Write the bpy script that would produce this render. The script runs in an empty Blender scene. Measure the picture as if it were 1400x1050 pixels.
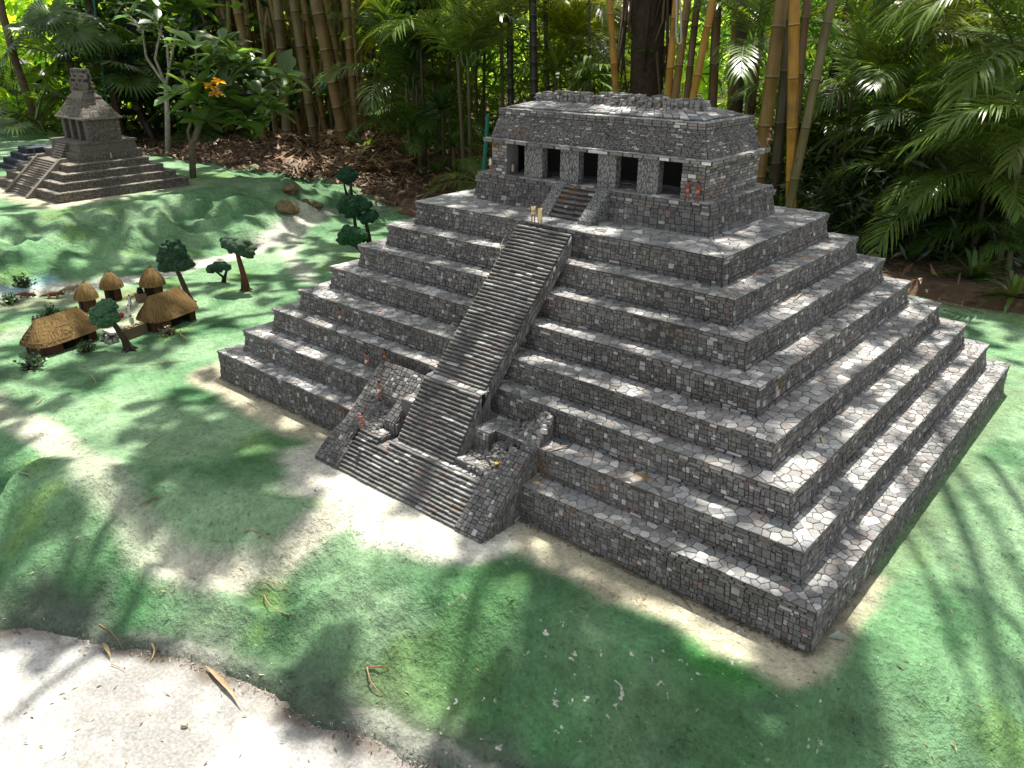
import bpy, math, random, time
import numpy as np
from mathutils import Vector, Matrix, noise
T0 = time.time()
R = math.radians
sc = bpy.context.scene
COL = sc.collection
rnd = random.Random(11)
V = Vector

# ------------------------------------------------------------------ camera
F_PX, CAMX, CAMY, CAMZ, YAW, PIT = 1102.33, 1.60219, -1.47716, 1.25718, -0.71001, -0.41154
FW = V((math.sin(YAW)*math.cos(PIT), math.cos(YAW)*math.cos(PIT), math.sin(PIT)))
RT = V((math.cos(YAW), -math.sin(YAW), 0)); UP = RT.cross(FW)
CAM = V((CAMX, CAMY, CAMZ))
cd = bpy.data.cameras.new('camera'); cam = bpy.data.objects.new('camera', cd); COL.objects.link(cam)
m = Matrix((RT, UP, -FW)).transposed().to_4x4(); m.translation = CAM
cam.matrix_world = m
cd.sensor_width = 36; cd.lens = F_PX*36/1400; cd.clip_start = .02; cd.clip_end = 300
sc.camera = cam

def ray(px, py): return FW*F_PX + RT*(px-700) - UP*(py-525)
def onz(px, py, z=0.0):          # the measured place of a photo point lying at height z
    d = ray(px, py); return CAM + d*((z-CAMZ)/d.z)
FH = V((math.sin(YAW), math.cos(YAW), 0))
def atd(px, py, d):              # the measured place of a photo point d metres ahead
    r = ray(px, py); return CAM + r*(d/r.dot(FH))

# ------------------------------------------------------------------ helpers
class MB:
    def __init__(s): s.v = []; s.f = []; s.c = []; s.col = (.5, .5, .5)
    def face(s, idx, col=None): s.f.append(tuple(idx)); s.c.append(col or s.col)
    def poly(s, pts, col=None):
        b = len(s.v); s.v.extend([tuple(p) for p in pts]); s.face(range(b, b+len(pts)), col)
    def box(s, c, size, col=None, rot=None, jit=0.0, taper=1.0):
        b = len(s.v); hx, hy, hz = size[0]/2, size[1]/2, size[2]/2
        M = rot
        for z, t in ((-hz, 1), (hz, taper)):
            for x, y in ((-hx, -hy), (hx, -hy), (hx, hy), (-hx, hy)):
                p = V((x*t, y*t, z))
                if jit: p += V((rnd.uniform(-jit, jit), rnd.uniform(-jit, jit), rnd.uniform(-jit, jit)))
                if M: p = M @ p
                s.v.append((p.x+c[0], p.y+c[1], p.z+c[2]))
        for q in ((0, 3, 2, 1), (4, 5, 6, 7), (0, 1, 5, 4), (1, 2, 6, 5), (2, 3, 7, 6), (3, 0, 4, 7)):
            s.face([b+i for i in q], col)
    def pebble(s, c, size, col=None):   # chamfered block: box with corners cut
        rot = Matrix.Rotation(rnd.uniform(0, 6.28), 3, 'Z') @ Matrix.Rotation(rnd.uniform(-.35, .35), 3, 'X')
        s.box(c, size, col, rot, jit=min(size)*.13, taper=rnd.uniform(.72, .9))
    def tube(s, pts, radii, n=8, col=None, caps=True, cols=None):
        pts = [V(p) for p in pts]; b = len(s.v); k = len(pts); ref = None
        for i, p in enumerate(pts):
            t = (pts[min(i+1, k-1)]-pts[max(i-1, 0)]).normalized()
            if ref is None:
                ref = t.cross(V((0, 0, 1)) if abs(t.z) < .9 else V((1, 0, 0))).normalized()
            a = (ref - t*ref.dot(t)).normalized(); ref = a; c2 = t.cross(a)
            for j in range(n):
                an = 2*math.pi*j/n; q = p + (a*math.cos(an)+c2*math.sin(an))*radii[i]
                s.v.append(tuple(q))
        for i in range(k-1):
            for j in range(n):
                j2 = (j+1) % n
                s.face((b+i*n+j, b+i*n+j2, b+(i+1)*n+j2, b+(i+1)*n+j), cols[i] if cols else col)
        if caps:
            s.face([b+j for j in range(n)][::-1], cols[0] if cols else col)
            s.face([b+(k-1)*n+j for j in range(n)], cols[-1] if cols else col)
    def lathe(s, prof, n=16, col=None, c=(0, 0, 0)):
        b = len(s.v)
        for r, z in prof:
            for j in range(n):
                a = 2*math.pi*j/n; s.v.append((c[0]+r*math.cos(a), c[1]+r*math.sin(a), c[2]+z))
        for i in range(len(prof)-1):
            for j in range(n):
                j2 = (j+1) % n; s.face((b+i*n+j, b+i*n+j2, b+(i+1)*n+j2, b+(i+1)*n+j), col)
        s.face([b+j for j in range(n)][::-1], col); s.face([b+(len(prof)-1)*n+j for j in range(n)], col)
    def mesh(s, name, mat, smooth=False):
        me = bpy.data.meshes.new(name); me.from_pydata(s.v, [], s.f); me.materials.append(mat)
        at = me.color_attributes.new('tint', 'FLOAT_COLOR', 'CORNER')
        arr = np.ones((len(me.loops), 4), dtype=np.float32)
        cnt = np.array([len(f) for f in s.f]); arr[:, :3] = np.repeat(np.array(s.c, dtype=np.float32), cnt, axis=0)
        at.data.foreach_set('color', arr.ravel())
        if smooth: me.polygons.foreach_set('use_smooth', [True]*len(me.polygons))
        me.update(); return me
    def wobble(s, amp=.0035):
        out = []
        for v in s.v:
            a = V(v)*3.1; b = V(v)*11.
            out.append((v[0]+amp*noise.noise(a)+amp*.45*noise.noise(b), v[1]+amp*noise.noise(a+V((7, 3, 1)))+amp*.45*noise.noise(b+V((2, 9, 4))), v[2]+amp*.8*noise.noise(a+V((1, 8, 5)))*(1 if v[2] > .03 else 0)+amp*.4*noise.noise(b+V((5, 1, 7)))*(1 if v[2] > .03 else 0)))
        s.v = out; return s
    def build(s, name, mat, parent=None, smooth=False):
        if parent is not None and parent.name.startswith(('step_pyramid', 'terrace')) and mat in (M_stone, M_slab) and name in ('terrace', 'cornice', 'paving', 'stairway', 'balustrade', 'lower_stairs'): s.wobble()
        return link(name, s.mesh(name, mat, smooth), parent)

def link(name, me, parent=None, loc=None, rot=None, scale=None):
    o = bpy.data.objects.new(name, me); COL.objects.link(o)
    if parent is not None: o.parent = parent
    if loc is not None: o.location = loc
    if rot is not None: o.rotation_euler = rot
    if scale is not None: o.scale = (scale,)*3 if isinstance(scale, (int, float)) else scale
    return o
def tag(o, label, cat, group=None):
    o['label'] = label; o['category'] = cat
    if group: o['group'] = group
    return o
def thing(name, label, cat, loc=(0, 0, 0), rz=0, group=None):
    o = bpy.data.objects.new(name, None); COL.objects.link(o); o.location = loc; o.rotation_euler = (0, 0, rz)
    o.empty_display_size = .05
    return tag(o, label, cat, group)
def structure(o, kind='structure'): o['kind'] = kind; return o
ORD = 'first second third fourth fifth sixth seventh eighth ninth tenth eleventh twelfth thirteenth fourteenth fifteenth sixteenth seventeenth eighteenth nineteenth twentieth'.split()

# ------------------------------------------------------------------ materials
def newmat(name):
    m = bpy.data.materials.new(name); m.use_nodes = True; nt = m.node_tree
    return m, nt, nt.nodes, nt.links, nt.nodes['Principled BSDF']
def N(ns, t, **kw):
    n = ns.new(t)
    for k, v in kw.items(): setattr(n, k, v)
    return n
def noise_node(nt, scale, detail=4, rough=.55, coord=None):
    n = nt.nodes.new('ShaderNodeTexNoise'); n.inputs['Scale'].default_value = scale
    n.inputs['Detail'].default_value = detail; n.inputs['Roughness'].default_value = rough
    if coord is not None: nt.links.new(coord, n.inputs['Vector'])
    return n
def maprange(nt, src, a, b, c, d):
    n = nt.nodes.new('ShaderNodeMapRange'); n.inputs[1].default_value = a; n.inputs[2].default_value = b
    n.inputs[3].default_value = c; n.inputs[4].default_value = d; nt.links.new(src, n.inputs[0]); return n.outputs[0]
def mult(nt, colsock, valsock):
    n = nt.nodes.new('ShaderNodeVectorMath'); n.operation = 'SCALE'
    nt.links.new(colsock, n.inputs[0]); nt.links.new(valsock, n.inputs['Scale']); return n.outputs[0]
def mixc(nt, fac, a, b):
    n = nt.nodes.new('ShaderNodeMix'); n.data_type = 'RGBA'
    for s, v in ((0, fac), (6, a), (7, b)):
        if isinstance(v, (int, float)): n.inputs[s].default_value = v
        elif isinstance(v, tuple): n.inputs[s].default_value = (*v, 1)
        else: nt.links.new(v, n.inputs[s])
    return n.outputs[2]
def bump(nt, h, strength, dist, normal_in=None):
    b = nt.nodes.new('ShaderNodeBump'); b.inputs['Strength'].default_value = strength; b.inputs['Distance'].default_value = dist
    nt.links.new(h, b.inputs['Height'])
    if normal_in is not None: nt.links.new(normal_in, b.inputs['Normal'])
    return b.outputs[0]
def objcoord(nt): return nt.nodes.new('ShaderNodeTexCoord').outputs['Object']

def tint_mat(name, scale=60, lo=.7, hi=1.3, rough=.85, bs=.35, bd=.003, spec=.3, detail=5, spots=None, damp=None):
    m, nt, ns, lk, p = newmat(name); oc = objcoord(nt)
    a = N(ns, 'ShaderNodeAttribute', attribute_name='tint')
    n1 = noise_node(nt, scale, detail, .6, oc)
    c = mult(nt, a.outputs['Color'], maprange(nt, n1.outputs[0], .25, .75, lo, hi))
    if damp:       # large damp and dusty areas
        n3 = noise_node(nt, damp, 5, .65, oc); c = mult(nt, c, maprange(nt, n3.outputs[0], .32, .68, .68, 1.22))
    if spots:      # lichen / rust patches: (colour, scale, threshold)
        n2 = noise_node(nt, spots[1], 3, .6, oc)
        c = mixc(nt, maprange(nt, n2.outputs[0], spots[2], spots[2]+.06, 0, spots[3]), c, spots[0])
    lk.new(c, p.inputs['Base Color']); p.inputs['Roughness'].default_value = rough
    p.inputs['Specular IOR Level'].default_value = spec
    lk.new(bump(nt, n1.outputs[0], bs, bd), p.inputs['Normal'])
    return m
M_stone = tint_mat('stone', 160, .72, 1.28, .82, .4, .0015, .35, 5, ((.17, .10, .035), 6, .665, .6), 2.6)
M_slab = tint_mat('flagstone', 120, .7, 1.28, .78, .5, .0018, .35, 5, ((.27, .16, .03), 5, .675, .65), 3.4)
M_relief = None
M_mini = tint_mat('small_stone', 120, .3, 1.9, .9, .8, .004, .2, 6)
M_wood = tint_mat('bark', 30, .55, 1.4, .9, .7, .01)
M_thatch = tint_mat('thatch', 300, .6, 1.4, .9, .5, .001, .2)
M_mud = tint_mat('mud', 120, .7, 1.3, .9, .5, .001, .2)
M_skin = tint_mat('painted_skin', 100, .85, 1.15, .6, .1, .0005)
M_cloth = tint_mat('cloth', 200, .85, 1.15, .8, .2, .0005)
M_hair = tint_mat('hair', 200, .8, 1.2, .6, .2, .0005)
M_rock = tint_mat('rock', 14, .45, 1.5, .9, .9, .03)
M_foam = tint_mat('painted_foliage', 170, .35, 1.75, .85, 1., .006, .2, 6)
M_paintpole = tint_mat('painted_metal', 20, .85, 1.15, .5, .05, .001)
M_dry = tint_mat('dry_leaf', 40, .7, 1.25, .6, .2, .002)

def bamboo_mat():
    m, nt, ns, lk, p = newmat('bamboo'); oc = objcoord(nt)
    a = N(ns, 'ShaderNodeAttribute', attribute_name='tint')
    mp = N(ns, 'ShaderNodeMapping'); mp.inputs['Scale'].default_value = (30, 30, 2.0); lk.new(oc, mp.inputs[0])
    n1 = noise_node(nt, 2.0, 4, .6, mp.outputs[0]); n2 = noise_node(nt, 7, 4, .6, oc)
    c = mult(nt, a.outputs['Color'], maprange(nt, n1.outputs[0], .3, .7, .75, 1.2))
    c = mixc(nt, maprange(nt, n2.outputs[0], .52, .72, 0, .6), c, (.05, .04, .02))
    lk.new(c, p.inputs['Base Color']); p.inputs['Roughness'].default_value = .45
    lk.new(bump(nt, n1.outputs[0], .15, .002), p.inputs['Normal']); return m
M_bamboo = bamboo_mat()

def leaf_mat(name, trans=.45, rough=.38, tc=(2.6, 2.1, .7)):
    m, nt, ns, lk, p = newmat(name)
    a = N(ns, 'ShaderNodeAttribute', attribute_name='tint')
    oi = N(ns, 'ShaderNodeObjectInfo')
    c = mult(nt, a.outputs['Color'], maprange(nt, oi.outputs['Random'], 0, 1, .7, 1.35))
    lk.new(c, p.inputs['Base Color']); p.inputs['Roughness'].default_value = rough
    p.inputs['Specular IOR Level'].default_value = .5
    tr = N(ns, 'ShaderNodeBsdfTranslucent')
    hs = N(ns, 'ShaderNodeVectorMath', operation='MULTIPLY'); hs.inputs[1].default_value = tc; lk.new(c, hs.inputs[0])
    lk.new(hs.outputs[0], tr.inputs['Color'])
    mx = N(ns, 'ShaderNodeMixShader'); mx.inputs[0].default_value = trans
    lk.new(p.outputs[0], mx.inputs[1]); lk.new(tr.outputs[0], mx.inputs[2])
    lk.new(mx.outputs[0], ns['Material Output'].inputs['Surface']); return m
M_palm = leaf_mat('palm_leaf', .35, .33)
M_leaf = leaf_mat('broad_leaf', .35, .35)
M_far = leaf_mat('far_leaf', .6, .5, (1.9, 2.0, .8))

def terrain_mat():
    m, nt, ns, lk, p = newmat('painted_ground'); oc = objcoord(nt)
    a = N(ns, 'ShaderNodeAttribute', attribute_name='paint'); fl = N(ns, 'ShaderNodeAttribute', attribute_name='fleck')
    big = noise_node(nt, 3.2, 6, .62, oc); mid = noise_node(nt, 14, 6, .65, oc); fine = noise_node(nt, 95, 5, .7, oc)
    c = mult(nt, a.outputs['Color'], maprange(nt, big.outputs[0], .3, .7, .72, 1.3))
    c = mult(nt, c, maprange(nt, mid.outputs[0], .3, .7, .8, 1.2))
    c = mult(nt, c, maprange(nt, fine.outputs[0], .3, .7, .72, 1.22))
    # black pits of the rough render
    mpp = N(ns, 'ShaderNodeMapping'); mpp.inputs['Scale'].default_value = (1, 1, 1.6); lk.new(oc, mpp.inputs[0])
    pit = noise_node(nt, 55, 3, .6, mpp.outputs[0])
    c = mixc(nt, maprange(nt, pit.outputs[0], .61, .70, 0, .55), c, (.025, .035, .025))
    # short dark cracks
    wn = noise_node(nt, 6, 4, .6, oc); wv = N(ns, 'ShaderNodeVectorMath', operation='MULTIPLY_ADD'); wv.inputs[1].default_value = (.22, .22, .22); lk.new(wn.outputs['Color'], wv.inputs[0]); lk.new(oc, wv.inputs[2])
    vo = N(ns, 'ShaderNodeTexVoronoi', feature='DISTANCE_TO_EDGE'); vo.inputs['Scale'].default_value = 8; lk.new(wv.outputs[0], vo.inputs['Vector'])
    cm_ = noise_node(nt, 4.2, 3, .55, oc); k1 = maprange(nt, vo.outputs['Distance'], .0, .016, 1, 0); k2 = maprange(nt, cm_.outputs[0], .60, .70, 0, 1)
    ck = N(ns, 'ShaderNodeMath', operation='MULTIPLY'); lk.new(k1, ck.inputs[0]); lk.new(k2, ck.inputs[1])
    c = mixc(nt, maprange(nt, ck.outputs[0], 0, 1, 0, .22), c, (.02, .03, .022))
    # chipped-off white flecks
    fk = noise_node(nt, 42, 3, .55, oc); fg = noise_node(nt, 5.5, 2, .5, oc)
    t1 = maprange(nt, fk.outputs[0], .655, .675, 0, 1); t2 = maprange(nt, fg.outputs[0], .5, .58, 0, 1)
    mm = N(ns, 'ShaderNodeMath', operation='MULTIPLY'); lk.new(t1, mm.inputs[0]); lk.new(t2, mm.inputs[1])
    m2 = N(ns, 'ShaderNodeMath', operation='MULTIPLY'); lk.new(mm.outputs[0], m2.inputs[0]); lk.new(fl.outputs['Fac'], m2.inputs[1])
    c = mixc(nt, m2.outputs[0], c, (.62, .64, .56))
    lk.new(c, p.inputs['Base Color']); p.inputs['Roughness'].default_value = .8; p.inputs['Specular IOR Level'].default_value = .25
    gr = noise_node(nt, 34, 4, .6, oc)
    c2 = mult(nt, c, maprange(nt, gr.outputs[0], .33, .66, .86, 1.12)); lk.new(c2, p.inputs['Base Color'])
    b0 = bump(nt, gr.outputs[0], .7, .016)
    b1 = bump(nt, mid.outputs[0], .8, .034, b0)
    b2 = bump(nt, fine.outputs[0], .8, .007, b1)
    b3 = bump(nt, maprange(nt, ck.outputs[0], 0, 1, 1, 0), .5, .008, b2)
    lk.new(b3, p.inputs['Normal']); return m
M_ground = terrain_mat()

def path_mat():
    m, nt, ns, lk, p = newmat('worn_concrete'); oc = objcoord(nt)
    big = noise_node(nt, 2.2, 6, .7, oc); mid = noise_node(nt, 22, 6, .7, oc); fine = noise_node(nt, 120, 5, .75, oc)
    c = mixc(nt, maprange(nt, big.outputs[0], .38, .62, 0, 1), (.27, .265, .25), (.56, .55, .515))
    c = mixc(nt, maprange(nt, mid.outputs[0], .54, .72, 0, .55), c, (.27, .23, .19))
    c = mult(nt, c, maprange(nt, fine.outputs[0], .3, .7, .58, 1.3))
    a = N(ns, 'ShaderNodeAttribute', attribute_name='fleck')
    c = mixc(nt, maprange(nt, a.outputs['Fac'], 0, 1, 0, .8), c, (.11, .085, .06))
    lk.new(c, p.inputs['Base Color']); p.inputs['Roughness'].default_value = .88; p.inputs['Specular IOR Level'].default_value = .2
    b = bump(nt, mid.outputs[0], .5, .012); lk.new(bump(nt, fine.outputs[0], .6, .004, b), p.inputs['Normal']); return m
M_path = path_mat()

def soil_mat():
    m, nt, ns, lk, p = newmat('leafy_soil'); oc = objcoord(nt)
    big = noise_node(nt, 1.5, 6, .65, oc); mid = noise_node(nt, 14, 6, .7, oc); vo = N(ns, 'ShaderNodeTexVoronoi'); vo.inputs['Scale'].default_value = 22; lk.new(oc, vo.inputs['Vector'])
    c = mixc(nt, maprange(nt, big.outputs[0], .35, .65, 0, 1), (.045, .026, .014), (.12, .07, .038))
    c = mixc(nt, maprange(nt, mid.outputs[0], .5, .7, 0, .8), c, (.20, .125, .07))
    lk.new(c, p.inputs['Base Color']); p.inputs['Roughness'].default_value = .95
    lk.new(bump(nt, vo.outputs['Distance'], .8, .03), p.inputs['Normal']); return m
M_soil = soil_mat()

def relief_mat():
    m, nt, ns, lk, p = newmat('carved_stone'); oc = objcoord(nt)
    mp = N(ns, 'ShaderNodeMapping'); mp.inputs['Scale'].default_value = (1.5, 1, .55); lk.new(oc, mp.inputs[0])
    vo = N(ns, 'ShaderNodeTexVoronoi', feature='DISTANCE_TO_EDGE'); vo.inputs['Scale'].default_value = 95; lk.new(mp.outputs[0], vo.inputs['Vector'])
    n1 = noise_node(nt, 120, 5, .7, oc)
    c = mixc(nt, maprange(nt, vo.outputs['Distance'], .02, .16, 0, 1), (.05, .05, .048), (.23, .235, .225))
    c = mult(nt, c, maprange(nt, n1.outputs[0], .3, .7, .7, 1.25))
    lk.new(c, p.inputs['Base Color']); p.inputs['Roughness'].default_value = .85
    lk.new(bump(nt, vo.outputs['Distance'], .8, .004), p.inputs['Normal']); return m
M_relief = relief_mat()

# ------------------------------------------------------------------ masonry
def wall_col():
    r = rnd.random()
    if r < .06: v = rnd.uniform(.28, .44); return (v, v*.985, v*.94)
    if r < .13: v = rnd.uniform(.09, .17); return (v*1.2, v*.92, v*.84)
    v = rnd.choice((rnd.uniform(.085, .15), rnd.uniform(.12, .2))); b = rnd.uniform(.88, 1.0); return (v, v*.985, v*b)
def slab_col():
    r = rnd.random()
    if r < .16: v = rnd.uniform(.42, .60); return (v, v*.98, v*.94)
    if r < .32: v = rnd.uniform(.18, .30); return (v*1.08, v*.97, v*.91)
    if r < .48: v = rnd.uniform(.18, .28); return (v*.96, v*.99, v*1.0)
    v = rnd.uniform(.15, .36); return (v, v*.985, v*.95)
MORTAR = (.055, .052, .048)

def stone(mb, pts, n, t, gap, ch, col):
    c = V((0, 0, 0))
    for p in pts: c += p
    c /= len(pts); k = len(pts)
    rin = 1e9
    for i in range(k):
        a, b = pts[i], pts[(i+1) % k]; e = (b-a)
        if e.length < 1e-7: continue
        e.normalize(); d = (c-a); rin = min(rin, (d-e*d.dot(e)).length)
    if rin < gap*.6 or rin > 1e8: return
    s1 = 1-gap*.5/rin; s2 = max(.3, s1-ch/rin); b0 = len(mb.v)
    nt_ = n*t; nc = n*(t-ch*.8)
    tilt = V((rnd.uniform(-1, 1), rnd.uniform(-1, 1), rnd.uniform(-1, 1)))*.06
    for p in pts: mb.v.append(tuple(c+(p-c)*s1))
    for p in pts: mb.v.append(tuple(c+(p-c)*s1+nc))
    for p in pts:
        q = (p-c)*s2; mb.v.append(tuple(c+q+nt_+n*(q.dot(tilt))))
    for r_ in (0, 1):
        for i in range(k):
            j = (i+1) % k; mb.face((b0+r_*k+i, b0+r_*k+j, b0+(r_+1)*k+j, b0+(r_+1)*k+i), col)
    mb.face([b0+2*k+i for i in range(k)], col)

def mondrian(w, h, tw, th, jit=.5):
    out = []; st = [(0, 0, w, h)]
    while st:
        x0, y0, x1, y1 = st.pop(); a = (x1-x0)/tw; b = (y1-y0)/th
        lim = rnd.uniform(1.25, 2.0)
        if max(a, b) < lim: out.append((x0, y0, x1, y1)); continue
        f = rnd.uniform(.5-jit*.34, .5+jit*.34)
        if a > b*rnd.uniform(.75, 1.3): xm = x0+(x1-x0)*f; st += [(x0, y0, xm, y1), (xm, y0, x1, y1)]
        else: ym = y0+(y1-y0)*f; st += [(x0, y0, x1, ym), (x0, ym, x1, y1)]
    return out
def courses(w, h, tw, th):
    out = []; n = max(1, round(h/th)); ys = [h*(i+rnd.uniform(-.12, .12)*(0 < i < n))/n for i in range(n+1)]
    for i in range(n):
        x = 0.
        while x < w-1e-6:
            l = min(tw*rnd.uniform(.45, 1.7), w-x)
            if w-x-l < tw*.3: l = w-x
            out.append((x, ys[i], x+l, ys[i+1])); x += l
    return out
def wall(mb, A, B, C, D, tw=.02, th=.018, t=.004, gap=.0015, ch=.0010, colf=wall_col, jit=.5, back=True, skip=None, rows=False):
    """stone-faced quad: A bottom-left, B bottom-right, C top-right, D top-left seen from outside"""
    A, B, C, D = V(A), V(B), V(C), V(D)
    n = (B-A).cross(D-A).normalized()
    w = ((B-A).length+(C-D).length)/2; h = ((D-A).length+(C-B).length)/2
    if back: mb.poly((A, B, C, D), MORTAR)
    def P(u, v): return (A*(1-u)+B*u)*(1-v)+(D*(1-u)+C*u)*v
    j = min(tw, th)*.09
    for x0, y0, x1, y1 in (courses(w, h, tw, th) if rows else mondrian(w, h, tw, th, jit)):
        if skip and skip((x0+x1)/2/w, (y0+y1)/2/h): continue
        q = [P((x0+rnd.uniform(-j, j)*(x0 > 0))/w, (y0)/h), P((x1+rnd.uniform(-j, j)*(x1 < w-1e-6))/w, y0/h),
             P((x1+rnd.uniform(-j, j)*(x1 < w-1e-6))/w, y1/h), P((x0+rnd.uniform(-j, j)*(x0 > 0))/w, y1/h)]
        stone(mb, q, n, t*rnd.uniform(.6, 1.25), gap, ch, colf())
def flags(mb, A, B, C, D, size=.04, t=.003, gap=.0019, ch=.0012, colf=slab_col, back=True):
    """irregular flagstones on a planar quad"""
    A, B, C, D = V(A), V(B), V(C), V(D)
    n = (B-A).cross(D-A).normalized(); ex = (B-A).normalized(); ey = n.cross(ex)
    if back: mb.poly((A, B, C, D), (.10, .096, .088))
    Q = [((p-A).dot(ex), (p-A).dot(ey)) for p in (A, B, C, D)]
    xs = [q[0] for q in Q]; ys = [q[1] for q in Q]; x0, x1, y0, y1 = min(xs), max(xs), min(ys), max(ys)
    seeds = []; ny = max(1, round((y1-y0)/size)); nx = max(1, round((x1-x0)/size)); sy = (y1-y0)/ny; sx = (x1-x0)/nx
    for j in range(-1, ny+1):
        for i in range(-1, nx+1):
            seeds.append((x0+(i+.5+(.5 if j % 2 else 0)+rnd.uniform(-.38, .38))*sx, y0+(j+.5+rnd.uniform(-.36, .36))*sy))
    grid = {}
    for s in seeds: grid.setdefault((int(s[0]//(size*2)), int(s[1]//(size*2))), []).append(s)
    def clip(poly, a, b, c):   # keep a x + b y <= c
        out = []
        for i in range(len(poly)):
            p, q = poly[i], poly[(i+1) % len(poly)]; dp = a*p[0]+b*p[1]-c; dq = a*q[0]+b*q[1]-c
            if dp <= 0: out.append(p)
            if (dp < 0 < dq) or (dq < 0 < dp):
                tt = dp/(dp-dq); out.append((p[0]+(q[0]-p[0])*tt, p[1]+(q[1]-p[1])*tt))
        return out
    for s in seeds:
        poly = [(s[0]-3*size, s[1]-3*size), (s[0]+3*size, s[1]-3*size), (s[0]+3*size, s[1]+3*size), (s[0]-3*size, s[1]+3*size)]
        for i in range(4):   # clip to the quad
            p, q = Q[i], Q[(i+1) % 4]; a, b = q[1]-p[1], -(q[0]-p[0]); poly = clip(poly, a, b, a*p[0]+b*p[1])
            if len(poly) < 3: break
        if len(poly) < 3: continue
        gx, gy = int(s[0]//(size*2)), int(s[1]//(size*2))
        for dx in (-1, 0, 1):
            for dy in (-1, 0, 1):
                for o in grid.get((gx+dx, gy+dy), ()):
                    if o is s: continue
                    a, b = o[0]-s[0], o[1]-s[1]; poly = clip(poly, a, b, a*(o[0]+s[0])/2+b*(o[1]+s[1])/2)
                    if len(poly) < 3: break
        if len(poly) < 3: continue
        clean = [p for i, p in enumerate(poly) if math.hypot(p[0]-poly[i-1][0], p[1]-poly[i-1][1]) > size*.06]
        if len(clean) < 3: continue
        stone(mb, [A+ex*x+ey*y for x, y in clean], n, t*rnd.uniform(.7, 1.3), gap, ch, colf())
def ring_walls(mb, r0, z0, r1, z1, fine=(True, True, True, True), **kw):
    """four stone walls between rectangle r0=(x0,x1,y0,y1) at z0 and r1 at z1: front, right, back, left"""
    a = [(r0[0], r0[2], z0), (r0[1], r0[2], z0), (r0[1], r0[3], z0), (r0[0], r0[3], z0)]
    b = [(r1[0], r1[2], z1), (r1[1], r1[2], z1), (r1[1], r1[3], z1), (r1[0], r1[3], z1)]
    for i in range(4):
        j = (i+1) % 4; k2 = dict(kw)
        if not fine[i]: k2['tw'] = kw.get('tw', .02)*1.8; k2['th'] = kw.get('th', .018)*1.8
        wall(mb, a[i], a[j], b[j], b[i], **k2)
def ring_flags(mb, ro, ri, z, fine=(True, True, True, True), size=.04, **kw):
    a = [(ro[0], ro[2], z), (ro[1], ro[2], z), (ro[1], ro[3], z), (ro[0], ro[3], z)]
    b = [(ri[0], ri[2], z), (ri[1], ri[2], z), (ri[1], ri[3], z), (ri[0], ri[3], z)]
    for i in range(4):
        j = (i+1) % 4; flags(mb, a[i], a[j], b[j], b[i], size=size*(1 if fine[i] else 1.6), **kw)
def inset(r, d): return (r[0]+d, r[1]-d, r[2]+d, r[3]-d)
FINE = (True, True, False, False)

# ------------------------------------------------------------------ the large pyramid
LV = [(.1084, .0066, 1.192, -1.2033, 1.8827), (.1935, .0804, 1.1209, -1.12, 1.8112), (.2788, .1671, 1.0472, -1.0397, 1.731),
      (.3547, .2348, .9621, -.9487, 1.6649), (.4373, .333, .8672, -.8711, 1.5707), (.5203, .4084, .788, -.7863, 1.4985),
      (.599, .4836, .7076, -.7047, 1.4232), (.6835, .5647, .6224, -.6266, 1.3413)]
RECT = [(l[3], l[2], l[1], l[4]) for l in LV]; ZT = [l[0] for l in LV]
pyr = thing('step_pyramid', 'large grey stone step pyramid model with eight terraces, long front stairway and flat-topped temple', 'pyramid model')
TEMPLE_R = (-.498, .478, .745, 1.215)
for k in range(8):
    r = RECT[k]; z1 = ZT[k]; z0 = 0 if k == 0 else ZT[k-1]; h = z1-z0
    mb = MB()
    zb = z0-.02 if k == 0 else z0
    zc = z1-h*.24; zp = z0+h*.2 if k else z0
    ring_walls(mb, inset(r, .0005 if k else .001), zp-(.02 if k == 0 else 0), inset(r, .0085 if k else .006), zc, FINE, tw=.0125, th=.0125, jit=.75)
    if k:
        ring_walls(mb, inset(r, -.003), z0, inset(r, -.003), zp, FINE, tw=.028, th=.008, gap=.0014, rows=True)
        ro, ri = inset(r, -.003), inset(r, .0005)
        for i in range(4):   # plinth ledge
            a = [(q[0], q[2], zp) if i_ == 0 else (q[1], q[2], zp) if i_ == 1 else (q[1], q[3], zp) if i_ == 2 else (q[0], q[3], zp) for q in (ro, ri) for i_ in range(4)]
            j = (i+1) % 4; mb.poly((a[i], a[j], a[4+j], a[4+i]), (.16, .16, .155))
    t = mb.build('terrace', M_stone, pyr)
    cb = MB()
    ring_walls(cb, inset(r, .0035), zc, inset(r, .0015), z1-.001, FINE, tw=.026, th=.0085, gap=.0014, t=.0035, rows=True)
    a0, a1 = inset(r, .0035), inset(r, .012)
    cs = [(a0[0], a0[2]), (a0[1], a0[2]), (a0[1], a0[3]), (a0[0], a0[3])]; ds = [(a1[0], a1[2]), (a1[1], a1[2]), (a1[1], a1[3]), (a1[0], a1[3])]
    for i in range(4):
        j = (i+1) % 4; cb.poly(((*cs[j], zc), (*cs[i], zc), (*ds[i], zc), (*ds[j], zc)), MORTAR)
    cb.build('cornice', M_stone, t)
    pb = MB()
    inner = inset(RECT[k+1], -.004) if k < 7 else inset(TEMPLE_R, .01)
    ring_flags(pb, inset(r, -.0015), inner, z1, FINE, size=.027 if k < 7 else .032, gap=.0016)
    pb.build('paving', M_slab, t)

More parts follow.
